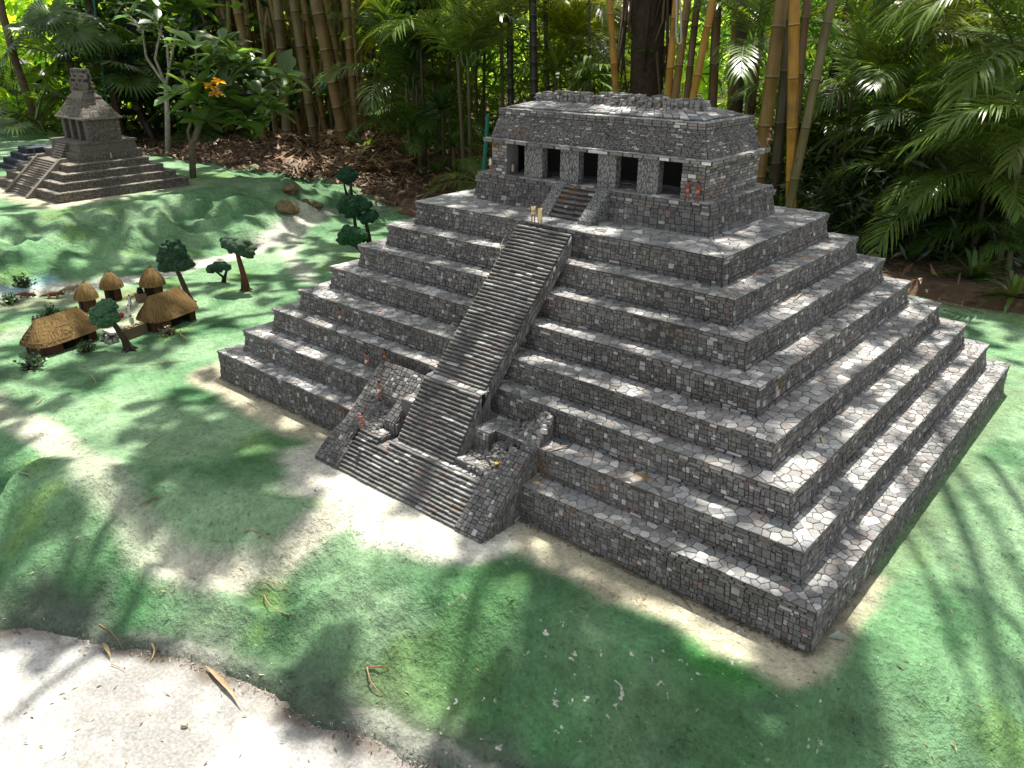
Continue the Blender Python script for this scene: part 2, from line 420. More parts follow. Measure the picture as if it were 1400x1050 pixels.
def stair(mb, x0, x1, y0, z0, y1, z1, n, sw=.03, side=True):
    """flight rising in +y; slab stones with dark recessed risers"""
    dy = (y1-y0)/n; dz = (z1-z0)/n
    for i in range(n):
        ya = y0+dy*i; zt = z0+dz*(i+1)
        mb.poly(((x0, ya+dy*.32, zt-dz-.002), (x1, ya+dy*.32, zt-dz-.002), (x1, ya+dy*.32, zt-dz*.42), (x0, ya+dy*.32, zt-dz*.42)), (.05, .048, .045))  # recessed riser coloured dark for the shade beneath each slab
        x = x0
        while x < x1-1e-4:
            w = min(rnd.uniform(.5, 1.6)*sw, x1-x)
            if x1-x-w < sw*.35: w = x1-x
            c = wall_col(); c = tuple(min(.42, q*1.05+.005) for q in c)
            jy = rnd.uniform(-.12, .12)*dy; jz = rnd.uniform(-.08, .08)*dz
            mb.box((x+w/2, ya+dy*.68+jy/2, zt-dz*.22+jz), (w-.0012, dy*1.36-jy, dz*.44), c, None, dz*.05)
            x += w
    if side:
        for xs, s in ((x0, -1), (x1, 1)):
            a = (xs, y0, z0-.06); b = (xs, y1, z1-.06); c = (xs, y1, z1-dz*.3); d = (xs, y0, z0-dz*.3)
            if s > 0: wall(mb, a, b, c, d, tw=.016, th=.012)
            else: wall(mb, b, a, d, c, tw=.016, th=.012)

# grand stairway, two flights
fl = MB()
stair(fl, -.087, .130, .112, .285, .515, .6835, 43)
fl.build('stairway', M_stone, pyr)
fl = MB()
stair(fl, -.098, .139, -.036, .110, .086, .283, 16)
flags(fl, (-.098, .088, .284), (.139, .088, .284), (.139, .125, .284), (-.098, .125, .284), size=.025)
for xs in (-.0985, .1395):
    s = 1 if xs > 0 else -1
    q = [(xs, -.036, .0), (xs, .125, .0), (xs, .125, .2835), (xs, -.036, .112)]
    q = q if s > 0 else [q[1], q[0], q[3], q[2]]
    wall(fl, *q, tw=.016, th=.013)
fl.build('stairway', M_stone, pyr)
# broad lower stairs and ruined side blocks
ls = MB()
stair(ls, -.25, .26, -.156, 0, -.072, .086, 9, side=False)
flags(ls, (-.25, -.070, .0862), (.26, -.070, .0862), (.26, .02, .0862), (-.25, .02, .0862), size=.026)
stair(ls, -.112, .26, -.070, .0862, -.050, .106, 2, side=False)
flags(ls, (-.112, -.050, .1065), (.26, -.050, .1065), (.26, .03, .1065), (-.112, .03, .1065), size=.026)
ls.poly(((-.112, .03, .0862), (-.112, -.07, .0862), (-.112, -.052, .106), (-.112, .03, .1064)), MORTAR)
stair(ls, -.25, -.152, -.072, .0864, -.052, .107, 2, side=False)
flags(ls, (-.25, -.052, .1075), (-.152, -.052, .1075), (-.152, -.012, .1075), (-.25, -.012, .1075), size=.024)
wall(ls, (-.1515, -.07, .0864), (-.1515, -.012, .0864), (-.1515, -.012, .1074), (-.1515, -.052, .107), tw=.02, th=.008)
ls.box((-.165, .012, .118), (.06, .036, .03), (.2, .2, .19)); flags(ls, (-.195, -.006, .1332), (-.135, -.006, .1332), (-.135, .03, .1332), (-.195, .03, .1332), size=.02)
ls.build('lower_stairs', M_stone, pyr)

def slope_z(y): return .904*(y+.157)
def ramp(mb, xa, xb, ya, yb, lift=.012, tw=.0135, th=.0125, xb2=None, xa2=None):
    """solid sloping block with stone-faced top and sides"""
    xa2 = xa if xa2 is None else xa2; xb2 = xb if xb2 is None else xb2
    za, zb_ = slope_z(ya)+lift, slope_z(yb)+lift
    wall(mb, (xa, ya, za), (xb, ya, za), (xb2, yb, zb_), (xa2, yb, zb_), tw=tw, th=th)
    wall(mb, (xb, ya, -.03), (xb2, yb, -.03), (xb2, yb, zb_), (xb, ya, za), tw=tw, th=th)
    wall(mb, (xa2, yb, -.03), (xa, ya, -.03), (xa, ya, za), (xa2, yb, zb_), tw=tw, th=th)
    wall(mb, (xa, ya, -.03), (xb, ya, -.03), (xb, ya, za), (xa, ya, za), tw=tw, th=th)
    wall(mb, (xb2, yb, 0), (xa2, yb, 0), (xa2, yb, zb_), (xb2, yb, zb_), tw=tw*1.5, th=th*1.5)
def rubble(mb, f, n, s0=.007, s1=.0145):
    for _ in range(n):
        p = f(rnd.random(), rnd.random()); s = rnd.uniform(s0, s1); c = wall_col(); c = tuple(min(.5, q*1.35) for q in c)
        mb.pebble(p, (s*rnd.uniform(.8, 1.4), s*rnd.uniform(.7, 1.1), s*rnd.uniform(.5, .9)), c)
bl = MB()
ramp(bl, -.366, -.25, -.157, -.085, lift=.008, xa2=-.362)
ramp(bl, -.362, -.272, -.085, -.045, lift=.006, xa2=-.345)
ramp(bl, -.345, -.288, -.045, .05, lift=.004)
ramp(bl, -.346, -.118, .05, .128, lift=.002, xb2=-.112)
ramp(bl, -.188, -.142, -.008, .05, lift=.002)
bl.box((-.125, .055, .15), (.05, .05, .12), (.1, .1, .1)); flags(bl, (-.15, .03, .2105), (-.1, .03, .2105), (-.1, .08, .2105), (-.15, .08, .2105), size=.022)
rubble(bl, lambda u, v: V((-.292+.1*u, -.05+.1*v, .105+.085*v*(1-.6*u)+rnd.uniform(-.004, .004))), 330)
rubble(bl, lambda u, v: V((-.118-.03*u+.02*rnd.random(), .06+.066*v, .12+.09*v*rnd.random())), 70)
rubble(bl, lambda u, v: V((-.255+.03*u, -.052+.05*v, .112+.01*rnd.random())), 26)
bl.poly(((-.29, -.05, .09), (-.19, -.05, .09), (-.19, .052, .135), (-.29, .052, .17)), (.05, .05, .048))
o = bl.build('balustrade', M_stone, pyr); o['label'] = 'partly collapsed sloping side block left of the lower stairs'
br = MB()
ramp(br, .26, .362, -.155, -.025, lift=.008)
ramp(br, .292, .360, -.025, .045, lift=.006)
ramp(br, .318, .360, .045, .150, lift=-.012)
def rr(u, v): return V((.15+.18*u, -.005+.15*v, .112+.128*v*(.55+.45*u)+rnd.uniform(-.006, .006)))
pts = [[V((.135+.19*i/5, -.01+.16*j/5, .1+.128*j/5*(.5+.45*i/5))) for i in range(6)] for j in range(6)]
for j in range(5):
    for i in range(5): br.poly((pts[j][i], pts[j][i+1], pts[j+1][i+1], pts[j+1][i]), (.05, .05, .048))
rubble(br, rr, 620, .007, .015)
br.box((.17, .075, .15), (.066, .05, .09), (.09, .09, .088)); flags(br, (.137, .05, .1955), (.203, .05, .1955), (.203, .1, .1955), (.137, .1, .1955), size=.022)
wall(br, (.137, .0495, .105), (.203, .0495, .105), (.203, .0495, .195), (.137, .0495, .195), tw=.018, th=.016)
br.box((.19, -.012, .113), (.11, .03, .03), (.09, .09, .088)); flags(br, (.135, -.028, .1285), (.25, -.028, .1285), (.25, .005, .1285), (.135, .005, .1285), size=.024)
rubble(br, lambda u, v: V((.2+.1*u, -.035+.05*v, .118+.012*rnd.random())), 60)
rubble(br, lambda u, v: V((.31+.05*u, .06+.09*v, slope_z(.06+.09*v)-.008)), 70)
o = br.build('balustrade', M_stone, pyr); o['label'] = 'sloping side block right of the lower stairs, broken into loose stones'

# ------------------------------------------------------------------ temple on the big pyramid
ZP = .6835; ZB = .781
plat = MB()
ring_walls(plat, TEMPLE_R, ZP, inset(TEMPLE_R, .012), ZP+.066, FINE, tw=.017, th=.016)
ring_walls(plat, inset(TEMPLE_R, .006), ZP+.066, inset(TEMPLE_R, .005), ZP+.085, FINE, tw=.03, th=.009, jit=.3)
ring_walls(plat, inset(TEMPLE_R, .012), ZP+.085, inset(TEMPLE_R, .012), ZB, FINE, tw=.03, th=.007, jit=.3)
r = inset(TEMPLE_R, .005); plat.poly([(r[0], r[2], ZP+.085), (r[1], r[2], ZP+.085), (r[1], r[3], ZP+.085), (r[0], r[3], ZP+.085)], (.2, .2, .19))
r = inset(TEMPLE_R, .011); flags(plat, (r[0], r[2], ZB), (r[1], r[2], ZB), (r[1], r[3], ZB), (r[0], r[3], ZB), size=.05)
plo = plat.build('temple_platform', M_stone, pyr)
ts = MB()
stair(ts, -.072, .062, .668, ZP, .752, ZB+.002, 7, sw=.026, side=False)
ts.build('stairs', M_stone, plo)
for s, x0, x1 in ((0, -.118, -.072), (1, .062, .110)):
    sb = MB(); c = (.17, .18, .18)
    pr = [(.640 if s else .655, ZP), (.752, ZB+.004)]
    y0, y1 = pr[0][0], pr[1][0]
    vs = [(x0, y0, ZP), (x1, y0, ZP), (x1, y1, ZP), (x0, y1, ZP), (x0, y0+.004, ZP+.014), (x1, y0+.004, ZP+.014), (x1, y1, ZB+.006), (x0, y1, ZB+.006)]
    b = len(sb.v); sb.v += vs
    for q in ((0, 1, 5, 4), (1, 2, 6, 5), (3, 0, 4, 7), (4, 5, 6, 7), (2, 3, 7, 6)): sb.face(q, c)
    sb.build('stair_ramp', M_relief, plo)

tx0, tx1, ty0, ty1 = -.427, .433, .775, 1.135; ZL = .897
tem = MB()
def tcol():
    r_ = rnd.random()
    if r_ < .16: v = rnd.uniform(.3, .5); return (v, v*.99, v*.92)
    if r_ < .34: v = rnd.uniform(.1, .2); return (v*1.3, v*.95, v*.8)
    v = rnd.uniform(.1, .24); return (v, v, v*.97)
TK = dict(tw=.024, th=.012, colf=tcol, rows=True)
wall(tem, (tx0, ty0, ZB), (-.355, ty0, ZB), (-.355, ty0, ZL), (tx0, ty0, ZL), **TK)
wall(tem, (.353, ty0, ZB), (tx1, ty0, ZB), (tx1, ty0, ZL), (.353, ty0, ZL), **TK)
wall(tem, (tx1, ty0, ZB), (tx1, ty1, ZB), (tx1, ty1, ZL), (tx1, ty0, ZL), tw=.024, th=.0095, colf=tcol, rows=True)
wall(tem, (tx0, ty1, ZB), (tx0, ty0, ZB), (tx0, ty0, ZL), (tx0, ty1, ZL), **TK)
wall(tem, (tx1, ty1, ZB), (tx0, ty1, ZB), (tx0, ty1, ZL), (tx1, ty1, ZL), **TK)
D_ = (.022, .022, .022)  # near-black colour standing in for the shade inside the temple
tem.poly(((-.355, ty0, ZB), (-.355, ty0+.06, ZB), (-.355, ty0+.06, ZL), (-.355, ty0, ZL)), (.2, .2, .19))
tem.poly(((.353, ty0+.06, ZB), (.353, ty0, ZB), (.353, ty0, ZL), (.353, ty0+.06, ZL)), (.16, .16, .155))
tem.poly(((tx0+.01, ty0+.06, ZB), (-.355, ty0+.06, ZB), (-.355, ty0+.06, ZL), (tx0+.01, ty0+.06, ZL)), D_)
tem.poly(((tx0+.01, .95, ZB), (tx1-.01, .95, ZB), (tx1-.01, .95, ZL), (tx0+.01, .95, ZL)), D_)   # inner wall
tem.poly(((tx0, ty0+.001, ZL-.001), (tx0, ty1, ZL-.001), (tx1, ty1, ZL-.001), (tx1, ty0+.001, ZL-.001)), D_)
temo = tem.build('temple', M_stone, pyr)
for x0, x1 in ((-.276, -.195), (-.117, -.039), (.039, .111), (.194, .27)):
    pm = MB(); pm.box(((x0+x1)/2, ty0+.0155, (ZB+ZL)/2-.001), (x1-x0, .029, ZL-ZB-.003), (.2, .2, .19))
    pm.build('pier', M_relief, temo)
def slabs_ring(mb, ro, z0, z1, tw=.045):
    ring_walls(mb, ro, z0, ro, z1, FINE, tw=tw, th=z1-z0, gap=.0015, t=.003, jit=.3, colf=lambda: tuple(min(.6, q*1.5) for q in wall_col()))
co = MB(); rc = (tx0-.026, tx1+.028, ty0-.022, ty1+.02)
slabs_ring(co, rc, ZL-.002, ZL+.008)
ring_flags(co, inset(rc, -.001), inset(rc, .04), ZL+.0082, FINE, size=.03, gap=.0015)
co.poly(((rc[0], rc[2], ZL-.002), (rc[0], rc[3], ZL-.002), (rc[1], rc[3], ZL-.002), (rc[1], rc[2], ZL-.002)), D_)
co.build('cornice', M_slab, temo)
fr = MB(); f0 = (tx0-.006, tx1+.006, ty0-.004, ty1); f1 = (tx0+.008, tx1-.034, ty0+.037, ty1-.010)
FK = dict(tw=.019, th=.0058, gap=.0011, t=.003, ch=.0008, rows=True)
ring_walls(fr, f0, ZL+.008, f1, .990, FINE, **FK)
fro = fr.build('frieze', M_stone, temo)
bd = MB(); b0 = inset(f1, -.006)
ring_walls(bd, b0, .988, inset(b0, .001), 1.005, FINE, tw=.026, th=.008, gap=.0014, t=.003, jit=.3)
ring_flags(bd, inset(b0, -.001), inset(b0, .05), 1.0055, FINE, size=.03, gap=.0015)
bd.build('band', M_stone, temo)
rf = MB(); r0 = inset(b0, .028); r1 = (r0[0]+.075, r0[1]-.075, r0[2]+.07, r0[3]-.07)
ring_walls(rf, r0, 1.005, r0, 1.0105, FINE, tw=.04, th=.006, gap=.001)
ring_walls(rf, r0, 1.011, r1, 1.031, FINE, tw=.026, th=.018, gap=.0015, colf=slab_col, jit=.3)
rf.poly([(r1[0], r1[2], 1.031), (r1[1], r1[2], 1.031), (r1[1], r1[3], 1.031), (r1[0], r1[3], 1.031)], (.3, .3, .29))
rf.build('roof', M_slab, temo)
cm = MB()
nx = 20
for i in range(nx):
    for row in range(3):
        x = r1[0]-.012+(r1[1]-r1[0]+.03)*(i+.5+(.25 if row == 1 else 0))/nx; y = r1[2]+.006+row*.036+rnd.uniform(-.004, .004)
        hgt = 1.022; top = 1.058+rnd.uniform(-.010, .006)
        while hgt < top:
            hh = rnd.uniform(.006, .011)
            for sx in (-.0075, .0075):
                c = wall_col(); c = tuple(min(.6, q*1.4+.02) for q in c)
                cm.box((x+sx+rnd.uniform(-.002, .002), y+rnd.uniform(-.004, .004), hgt+hh/2), (rnd.uniform(.010, .0145), rnd.uniform(.014, .024), hh*.9), c,
                       Matrix.Rotation(rnd.uniform(-.4, .4), 3, 'Z'), .0014)
            hgt += hh
cm.build('roof_comb', M_stone, temo)
rl = MB()   # stucco remains on the frieze
for i in range(14):
    u = rnd.uniform(-1, 1)*.016; w_ = rnd.uniform(.0, 1)
    rl.pebble((-.295+u, ty0-.004+.05*(.25+.6*w_), ZL+.03+.045*w_), (.012, .014, .012), rnd.choice(((.2, .09, .06), (.3, .26, .2), (.16, .08, .05))))
rl.build('stucco_relief', M_stone, fro)
rl = MB()
for i in range(9):
    rl.pebble((.065+rnd.uniform(-.014, .014), ty0+.012+.012*(i % 3), ZL+.03+.011*(i % 4)), (.02, .016, .006), (.12, .11, .1))
rl.build('stucco_relief', M_stone, fro)
print('pyramid', time.time()-T0)

# ------------------------------------------------------------------ terrain
def ss(t): t = max(0., min(1., t)); return t*t*(3-2*t)
def fbm(x, y, s, o=4, z=0.): return noise.fractal(V((x*s, y*s, z)), .9, 2.1, o)
PE = [(-9, -4.6), (-2.3, -1.86), (-.63, -1.06), (-.42, -.93), (-.2, -.83), (.05, -.72), (.22, -.70), (.40, -.65), (.63, -.60), (1.1, -.42), (1.7, -.2), (3.2, .5)]
def path_d(x, y):     # signed distance to the path edge, positive on the green side
    x0 = x; y0 = y; x += .035*fbm(x, y, 5, 4, 3.)+.012*fbm(x0, y0, 22, 3, 1.); y += .035*fbm(x0, y0, 5, 4, 9.)+.014*fbm(x0, y0, 20, 3, 6.)
    best = 1e9; sg = 1
    for (ax, ay), (bx, by) in zip(PE, PE[1:]):
        dx, dy = bx-ax, by-ay; t = max(0, min(1, ((x-ax)*dx+(y-ay)*dy)/(dx*dx+dy*dy)))
        d = math.hypot(x-ax-dx*t, y-ay-dy*t)
        if d < best: best = d; sg = 1 if dx*(y-ay)-dy*(x-ax) > 0 else -1
    return best*sg
YB = [(-14, 1.55), (-9.4, 2.1), (-5.6, 2.7), (-4.4, 2.9), (-3.3, 2.75), (-2, 2.45), (-.5, 2.75), (.6, 3.0), (1.4, 2.95), (4, 2.6)]
def yback(x):
    for (a, b), (c, d) in zip(YB, YB[1:]):
        if x <= c: return b+(d-b)*(x-a)/(c-a)
    return 2.4
def padmask(x, y):
    dx = max(-1.36-x, x-1.235, 0); dy = max(-.235-y, y-2.1, 0); return math.hypot(dx, dy)
def height(x, y):
    d = path_d(x, y); pm = padmask(x, y); off = ss(pm/.25)
    z = 0.
    # slope down to the path in front and on the right
    south = -.235*(1-ss((d-.02)/.42)) if y < .6 else 0
    if x < -1.0: south = -.235*(1-ss((d-.02)/.6))
    z += south*ss(pm/.06)
    z -= .26*ss((x-1.24)/.75)*(1-ss((y-2.2)/1.2))*(1 if south > -.2 else .3)
    # hill that carries the small pyramid
    hx = x+.16*fbm(x, y, 1.1, 3, 1.)
    hill = ss((-2.92-hx)/.95)*(1-ss((y-1.85)/.8)*.7)
    hill *= ss((y+1.2)/1.0)
    z += .25*hill
    lump = fbm(x, y, 2.3, 4, 5.); l2 = fbm(x, y, 6.5, 4, 7.)
    flank = 4*hill*(1-hill)
    top = 1-ss((hill-.93)/.06) if x < -3.0 else 1
    amp = .010+.042*flank
    if d < .7 and x > -2.2: amp += .026*(1-ss((d-.1)/.6))*ss(d/.16)
    z += off*top*(lump*amp+l2*(.004+.022*flank+(.018*(1-ss((d-.05)/.45))*ss(d/.12) if d < .5 else 0)))
    # rocky ledges on the front slope
    if off > 0 and d < .6:
        rg = 1-abs(noise.noise(V((x*2.6+y*2.0, y*3.4-x*1.2, 2.)))*2); z += off*.045*max(0, rg-.55)*(1-ss((d-.1)/.5))*2*ss(d/.14)
    if flank > .02:   # crags on the hill flank
        rg = 1-abs(noise.noise(V((x*2.2-y*.9, y*2.4+x*1.1, 6.)))*2); z += .085*flank*max(0, rg-.4)-.03*flank*abs(fbm(x, y, 7, 3, 3.))
    z += (.0026+.006*flank*off)*fbm(x, y, 24, 3, 2.)*(.35+.65*off)
    # trail channel and stream bed
    if x < -1.6:
        z -= .012*(1-ss((polyd(x, y, TRAIL)-.05)/.12))
    if d < .012: z = z-(.012-d)*1.6 if d > -.12 else z-.21
    z -= .45*ss((y-yback(x)-.06*fbm(x, y, 2.4, 3))/.35)
    if d > 0 and d < .05: z += .006
    return z
def polyd(x, y, P):
    best = 1e9
    for (ax, ay), (bx, by) in zip(P, P[1:]):
        dx, dy = bx-ax, by-ay; t = max(0, min(1, ((x-ax)*dx+(y-ay)*dy)/(dx*dx+dy*dy+1e-9)))
        best = min(best, math.hypot(x-ax-dx*t, y-ay-dy*t))
    return best
def Z2(px, py, z=0): p = onz(px, py, z); return (p.x, p.y)
TRAIL = [Z2(-60, 415), Z2(40, 398), Z2(120, 390), Z2(220, 372), Z2(330, 345), Z2(390, 325), Z2(440, 300), Z2(520, 285)]
TRAIL2 = [Z2(400, 325), Z2(395, 350), Z2(425, 385)]
SACBE = [Z2(560, 700), Z2(470, 690), Z2(390, 728), Z2(280, 732), Z2(215, 722), Z2(150, 660), Z2(70, 598), Z2(20, 570), Z2(-40, 520)]
SPOTS = [Z2(66, 592), Z2(275, 732), Z2(450, 700)]
YARD = [Z2(160, 450, -.03), Z2(200, 420, -.03)]
STREAM = [Z2(-60, 412), Z2(20, 398), Z2(70, 388)]

def axis(segs):
    out = []
    for a, b, s in segs:
        n = max(1, round((b-a)/s)); out += [a+(b-a)*i/n for i in range(n)]
    out.append(segs[-1][1]); return out
XS = axis([(-13, -6, .16), (-6, -4.3, .05), (-4.3, -1.4, .026), (-1.4, 1.9, .0165), (1.9, 3.2, .06)])
YS = axis([(-3.2, -1.35, .06), (-1.35, .05, .0165), (.05, 2.9, .03), (2.9, 3.8, .08)])
DEEP = (.024, .104, .034); MID = (.075, .215, .082); MINT = (.225, .355, .20); SAND = (.46, .43, .31); PALE = (.60, .58, .50)  # MINT paled as if sunlit, DEEP darkened as if shaded
GREY = (.085, .085, .078); LIME = (.13, .24, .05); BLUE = (.30, .56, .66); DUN = (.25, .2, .13)
def lerp(a, b, t): return tuple(a[i]+(b[i]-a[i])*t for i in range(3))
SHADEZ = [(Z2(960, 900, -.1), .34), (Z2(700, 850, -.1), .26), (Z2(330, 640), .16), (Z2(400, 600), .12), (Z2(1010, 1020, -.2), .3), (Z2(120, 760), .22), (Z2(260, 540), .13), (Z2(720, 980, -.15), .25)]  # zones where tree shade is put into the ground paint as deeper green
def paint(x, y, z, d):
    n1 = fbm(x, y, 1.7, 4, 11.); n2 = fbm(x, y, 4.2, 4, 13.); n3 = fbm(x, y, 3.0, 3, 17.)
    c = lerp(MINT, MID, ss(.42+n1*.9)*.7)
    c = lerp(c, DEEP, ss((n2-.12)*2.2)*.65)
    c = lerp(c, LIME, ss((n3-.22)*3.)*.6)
    dz = max((ss(1.35-math.hypot(x-p[0], y-p[1])/r_) for p, r_ in SHADEZ), default=0)
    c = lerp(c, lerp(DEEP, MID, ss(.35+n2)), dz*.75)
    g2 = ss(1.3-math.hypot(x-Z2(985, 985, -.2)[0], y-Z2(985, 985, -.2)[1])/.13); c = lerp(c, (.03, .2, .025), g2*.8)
    # grey band on the rocks by the path
    if d < .3: c = lerp(c, GREY, (1-ss((d-.02+.10*n2)/.13))*.75)
    if d < .045: c = lerp(c, (.3, .3, .26), ss((n3+.1)*4)*.6)
    # pale strip round the big pyramid
    pm = padmask(x, y)
    dx = max(-1.203-x, x-1.192, 0); dy = max(.006-y, y-1.89, 0); e = math.hypot(dx, dy)
    wid = .085 if y < .3 else .03
    if x > 1.19: wid *= 1-ss((x-1.19)/.10)
    e2 = e+.035*n2
    if y < .4: c = lerp(c, SAND if n1 < .2 else lerp(SAND, DUN, .2), (1-ss((e2-wid)/.065))*(1-.8*ss((x-1.2)/.1)))
    else: c = lerp(c, lerp(MID, SAND, .25), 1-ss((e2-.04)/.06))
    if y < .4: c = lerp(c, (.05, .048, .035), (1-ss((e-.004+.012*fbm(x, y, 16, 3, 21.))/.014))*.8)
    q = polyd(x, y, [(-.34, -.17), (.28, -.18)]); c = lerp(c, PALE, 1-ss((q-.10+.07*n2)/.08))
    q = polyd(x, y, SACBE)+.035*n2; c = lerp(c, lerp(PALE, SAND, .45), (1-ss((q-.028)/.06))*(.50+.42*max(ss(1.5-math.hypot(x-s_[0], y-s_[1])/.16) for s_ in SPOTS)))
    if x < -1.2:
        q = polyd(x, y, TRAIL)+.035*n2; c = lerp(c, PALE, (1-ss((q-.045)/.075))*.9)
        q = polyd(x, y, TRAIL2)+.03*n2; c = lerp(c, lerp(PALE, MID, .3), (1-ss((q-.02)/.07))*.8)
        q = polyd(x, y, YARD)+.03*n2; c = lerp(c, lerp(SAND, MINT, .35), (1-ss((q-.06)/.08))*.8)
        q = polyd(x, y, [Z2(80, 410), Z2(20, 415), Z2(170, 405)])+.03*n2; c = lerp(c, DUN, (1-ss((q-.05)/.10))*.5)
        q = polyd(x, y, STREAM)+.02*n2; c = lerp(c, BLUE, (1-ss((q-.015)/.045))*.55)
        q = polyd(x, y, [Z2(-60, 480), Z2(30, 452), Z2(70, 440)])+.03*n2; c = lerp(c, lerp(PALE, MINT, .5), (1-ss((q-.02)/.09))*.55)
        # pale apron round the small pyramid
        dx = max(-5.1-x, x+3.95, 0); dy = max(.50-y, y-1.5, 0); e = math.hypot(dx, dy)
        c = lerp(c, SAND, (1-ss((e-.05+.04*n2)/.10))*(.9 if y < 1 else .3))
        if y > 1.75: c = lerp(c, lerp(DEEP, MINT, .25), ss((y-1.75)/.5)*.7)
    if y > yback(x)-.15: c = lerp(c, DUN, ss((y-yback(x)+.15)/.2)*.8)
    return c
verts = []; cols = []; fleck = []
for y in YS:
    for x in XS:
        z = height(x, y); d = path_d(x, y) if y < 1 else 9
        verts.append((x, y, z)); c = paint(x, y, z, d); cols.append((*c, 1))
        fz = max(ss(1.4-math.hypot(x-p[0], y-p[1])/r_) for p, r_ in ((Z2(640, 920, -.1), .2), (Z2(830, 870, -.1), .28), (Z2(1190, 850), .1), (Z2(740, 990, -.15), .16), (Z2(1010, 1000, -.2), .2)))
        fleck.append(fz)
nx_ = len(XS); ny_ = len(YS)
faces = [(j*nx_+i, j*nx_+i+1, (j+1)*nx_+i+1, (j+1)*nx_+i) for j in range(ny_-1) for i in range(nx_-1)]
def grid_obj(name, verts, faces, mat, cols=None, fleck=None):
    me = bpy.data.meshes.new(name); me.from_pydata(verts, [], faces); me.materials.append(mat)
    if cols:
        a = me.color_attributes.new('paint', 'FLOAT_COLOR', 'POINT'); a.data.foreach_set('color', np.array(cols, dtype=np.float32).ravel())
    if fleck:
        a = me.attributes.new('fleck', 'FLOAT', 'POINT'); a.data.foreach_set('value', np.array(fleck, dtype=np.float32))
    me.polygons.foreach_set('use_smooth', [True]*len(me.polygons)); me.update()
    return structure(link(name, me))
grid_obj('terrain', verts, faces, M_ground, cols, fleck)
# concrete path
px_ = axis([(-9, -1.4, .12), (-1.4, 1.2, .022), (1.2, 6, .15)]); py_ = axis([(-7, -1.7, .2), (-1.7, -.3, .022), (-.3, 1.0, .1)])
vv = []; ff = []
for y in py_:
    for x in px_:
        d = path_d(x, y); vv.append((x, y, -.252+.005*fbm(x, y, 3, 4)+.0016*fbm(x, y, 30, 3)-.25*ss((d-.25)/.2))); ff.append(max(0, 1-ss((abs(d+.01)+.03*fbm(x, y, 9, 3, 4.))/.06))*(.75+1.0*fbm(x, y, 6, 3, 8.)))
n_ = len(px_)
grid_obj('path', vv, [(j*n_+i, j*n_+i+1, (j+1)*n_+i+1, (j+1)*n_+i) for j in range(len(py_)-1) for i in range(n_-1)], M_path, None, ff)
# forest floor
gx = axis([(-60, -14, 2.5), (-14, 6, .2), (6, 40, 2.5)]); gy = axis([(-40, 1.2, 2.5), (1.2, 9, .2), (9, 60, 2.5)])
vv = []
for y in gy:
    for x in gx:
        up = ss((y-yback(x)+.35)/.3) if -14 < x < 4 else ss((y-2)/.5)
        if x < -9: up = max(up, ss((-9-x)/2))
        vv.append((x, y, -.55+up*(.60+.05*fbm(x, y, .9, 4)+.02*fbm(x, y, 4, 3))))
n_ = len(gx)
grid_obj('forest_ground', vv, [(j*n_+i, j*n_+i+1, (j+1)*n_+i+1, (j+1)*n_+i) for j in range(len(gy)-1) for i in range(n_-1)], M_soil)
print('terrain', time.time()-T0, len(verts))
def floor_z(x, y): return .05+.05*fbm(x, y, .9, 4)+.02*fbm(x, y, 4, 3)
def gz(x, y): return max(height(x, y), -.2505) if y < yback(x) else floor_z(x, y)
def ground(px, py):      # where a photo point meets the modelled ground
    z = 0.
    for _ in range(12):
        p = onz(px, py, z); z = .5*z+.5*gz(p.x, p.y)
    p = onz(px, py, z); return V((p.x, p.y, gz(p.x, p.y)))

# ------------------------------------------------------------------ the small pyramid on the hill
HB = .245
sp = thing('step_pyramid', 'small brown-grey step pyramid with steep roofed temple and lattice crest on the hill at left', 'pyramid model', (-3.97, .553, HB))
def bcol(): v = rnd.uniform(.75, 1.3); return (.118*v, .106*v, .09*v)
def frust(mb, r0, z0, r1, z1, col=None, top=True):
    a = [(r0[0], r0[2], z0), (r0[1], r0[2], z0), (r0[1], r0[3], z0), (r0[0], r0[3], z0)]
    b = [(r1[0], r1[2], z1), (r1[1], r1[2], z1), (r1[1], r1[3], z1), (r1[0], r1[3], z1)]
    c = col or bcol()
    for i in range(4):
        j = (i+1) % 4; mb.poly((a[i], a[j], b[j], b[i]), c)
    if top: mb.poly(b, tuple(q*1.25 for q in c))
W_, L_ = 1.06, .932
def rect_b(ins, lf=0): return (-W_+ins, -ins, ins, L_-ins)
zz = [0, .063, .112, .158, .203]; ii = [.012, .068, .125, .19]
for k in range(4):
    mb = MB(); r = rect_b(ii[k]); bk = dict(tw=.02, th=.013, t=.003, gap=.0018, colf=bcol)
    ring_walls(mb, r, zz[k]-(.08 if k == 0 else 0), inset(r, .006), zz[k+1]-.012, FINE, **bk)
    ring_walls(mb, inset(r, .0015), zz[k+1]-.012, inset(r, .0015), zz[k+1], FINE, tw=.04, th=.012, t=.003, gap=.0018, colf=bcol)
    ring_flags(mb, inset(r, .0), inset(rect_b(ii[k+1]), -.006) if k < 3 else (-.8, -.26, .30, .72), zz[k+1], FINE, size=.05, t=.002, colf=lambda: tuple(q*1.5 for q in bcol()))
    mb.build('terrace', M_mini, sp)
mb = MB(); x0, x1 = -.73, -.335
for i in range(17):
    y = -.035+.235*i/17; z = .215*(i+1)/17
    mb.box(((x0+x1)/2, y+.1, z-.006), (x1-x0-.07, .2, .0085), (.17, .15, .125), None, .0005)
mb.box(((x0+x1)/2, .2, .08), (x1-x0-.08, .12, .14), (.05, .045, .04))
mb.build('stairway', M_mini, sp)
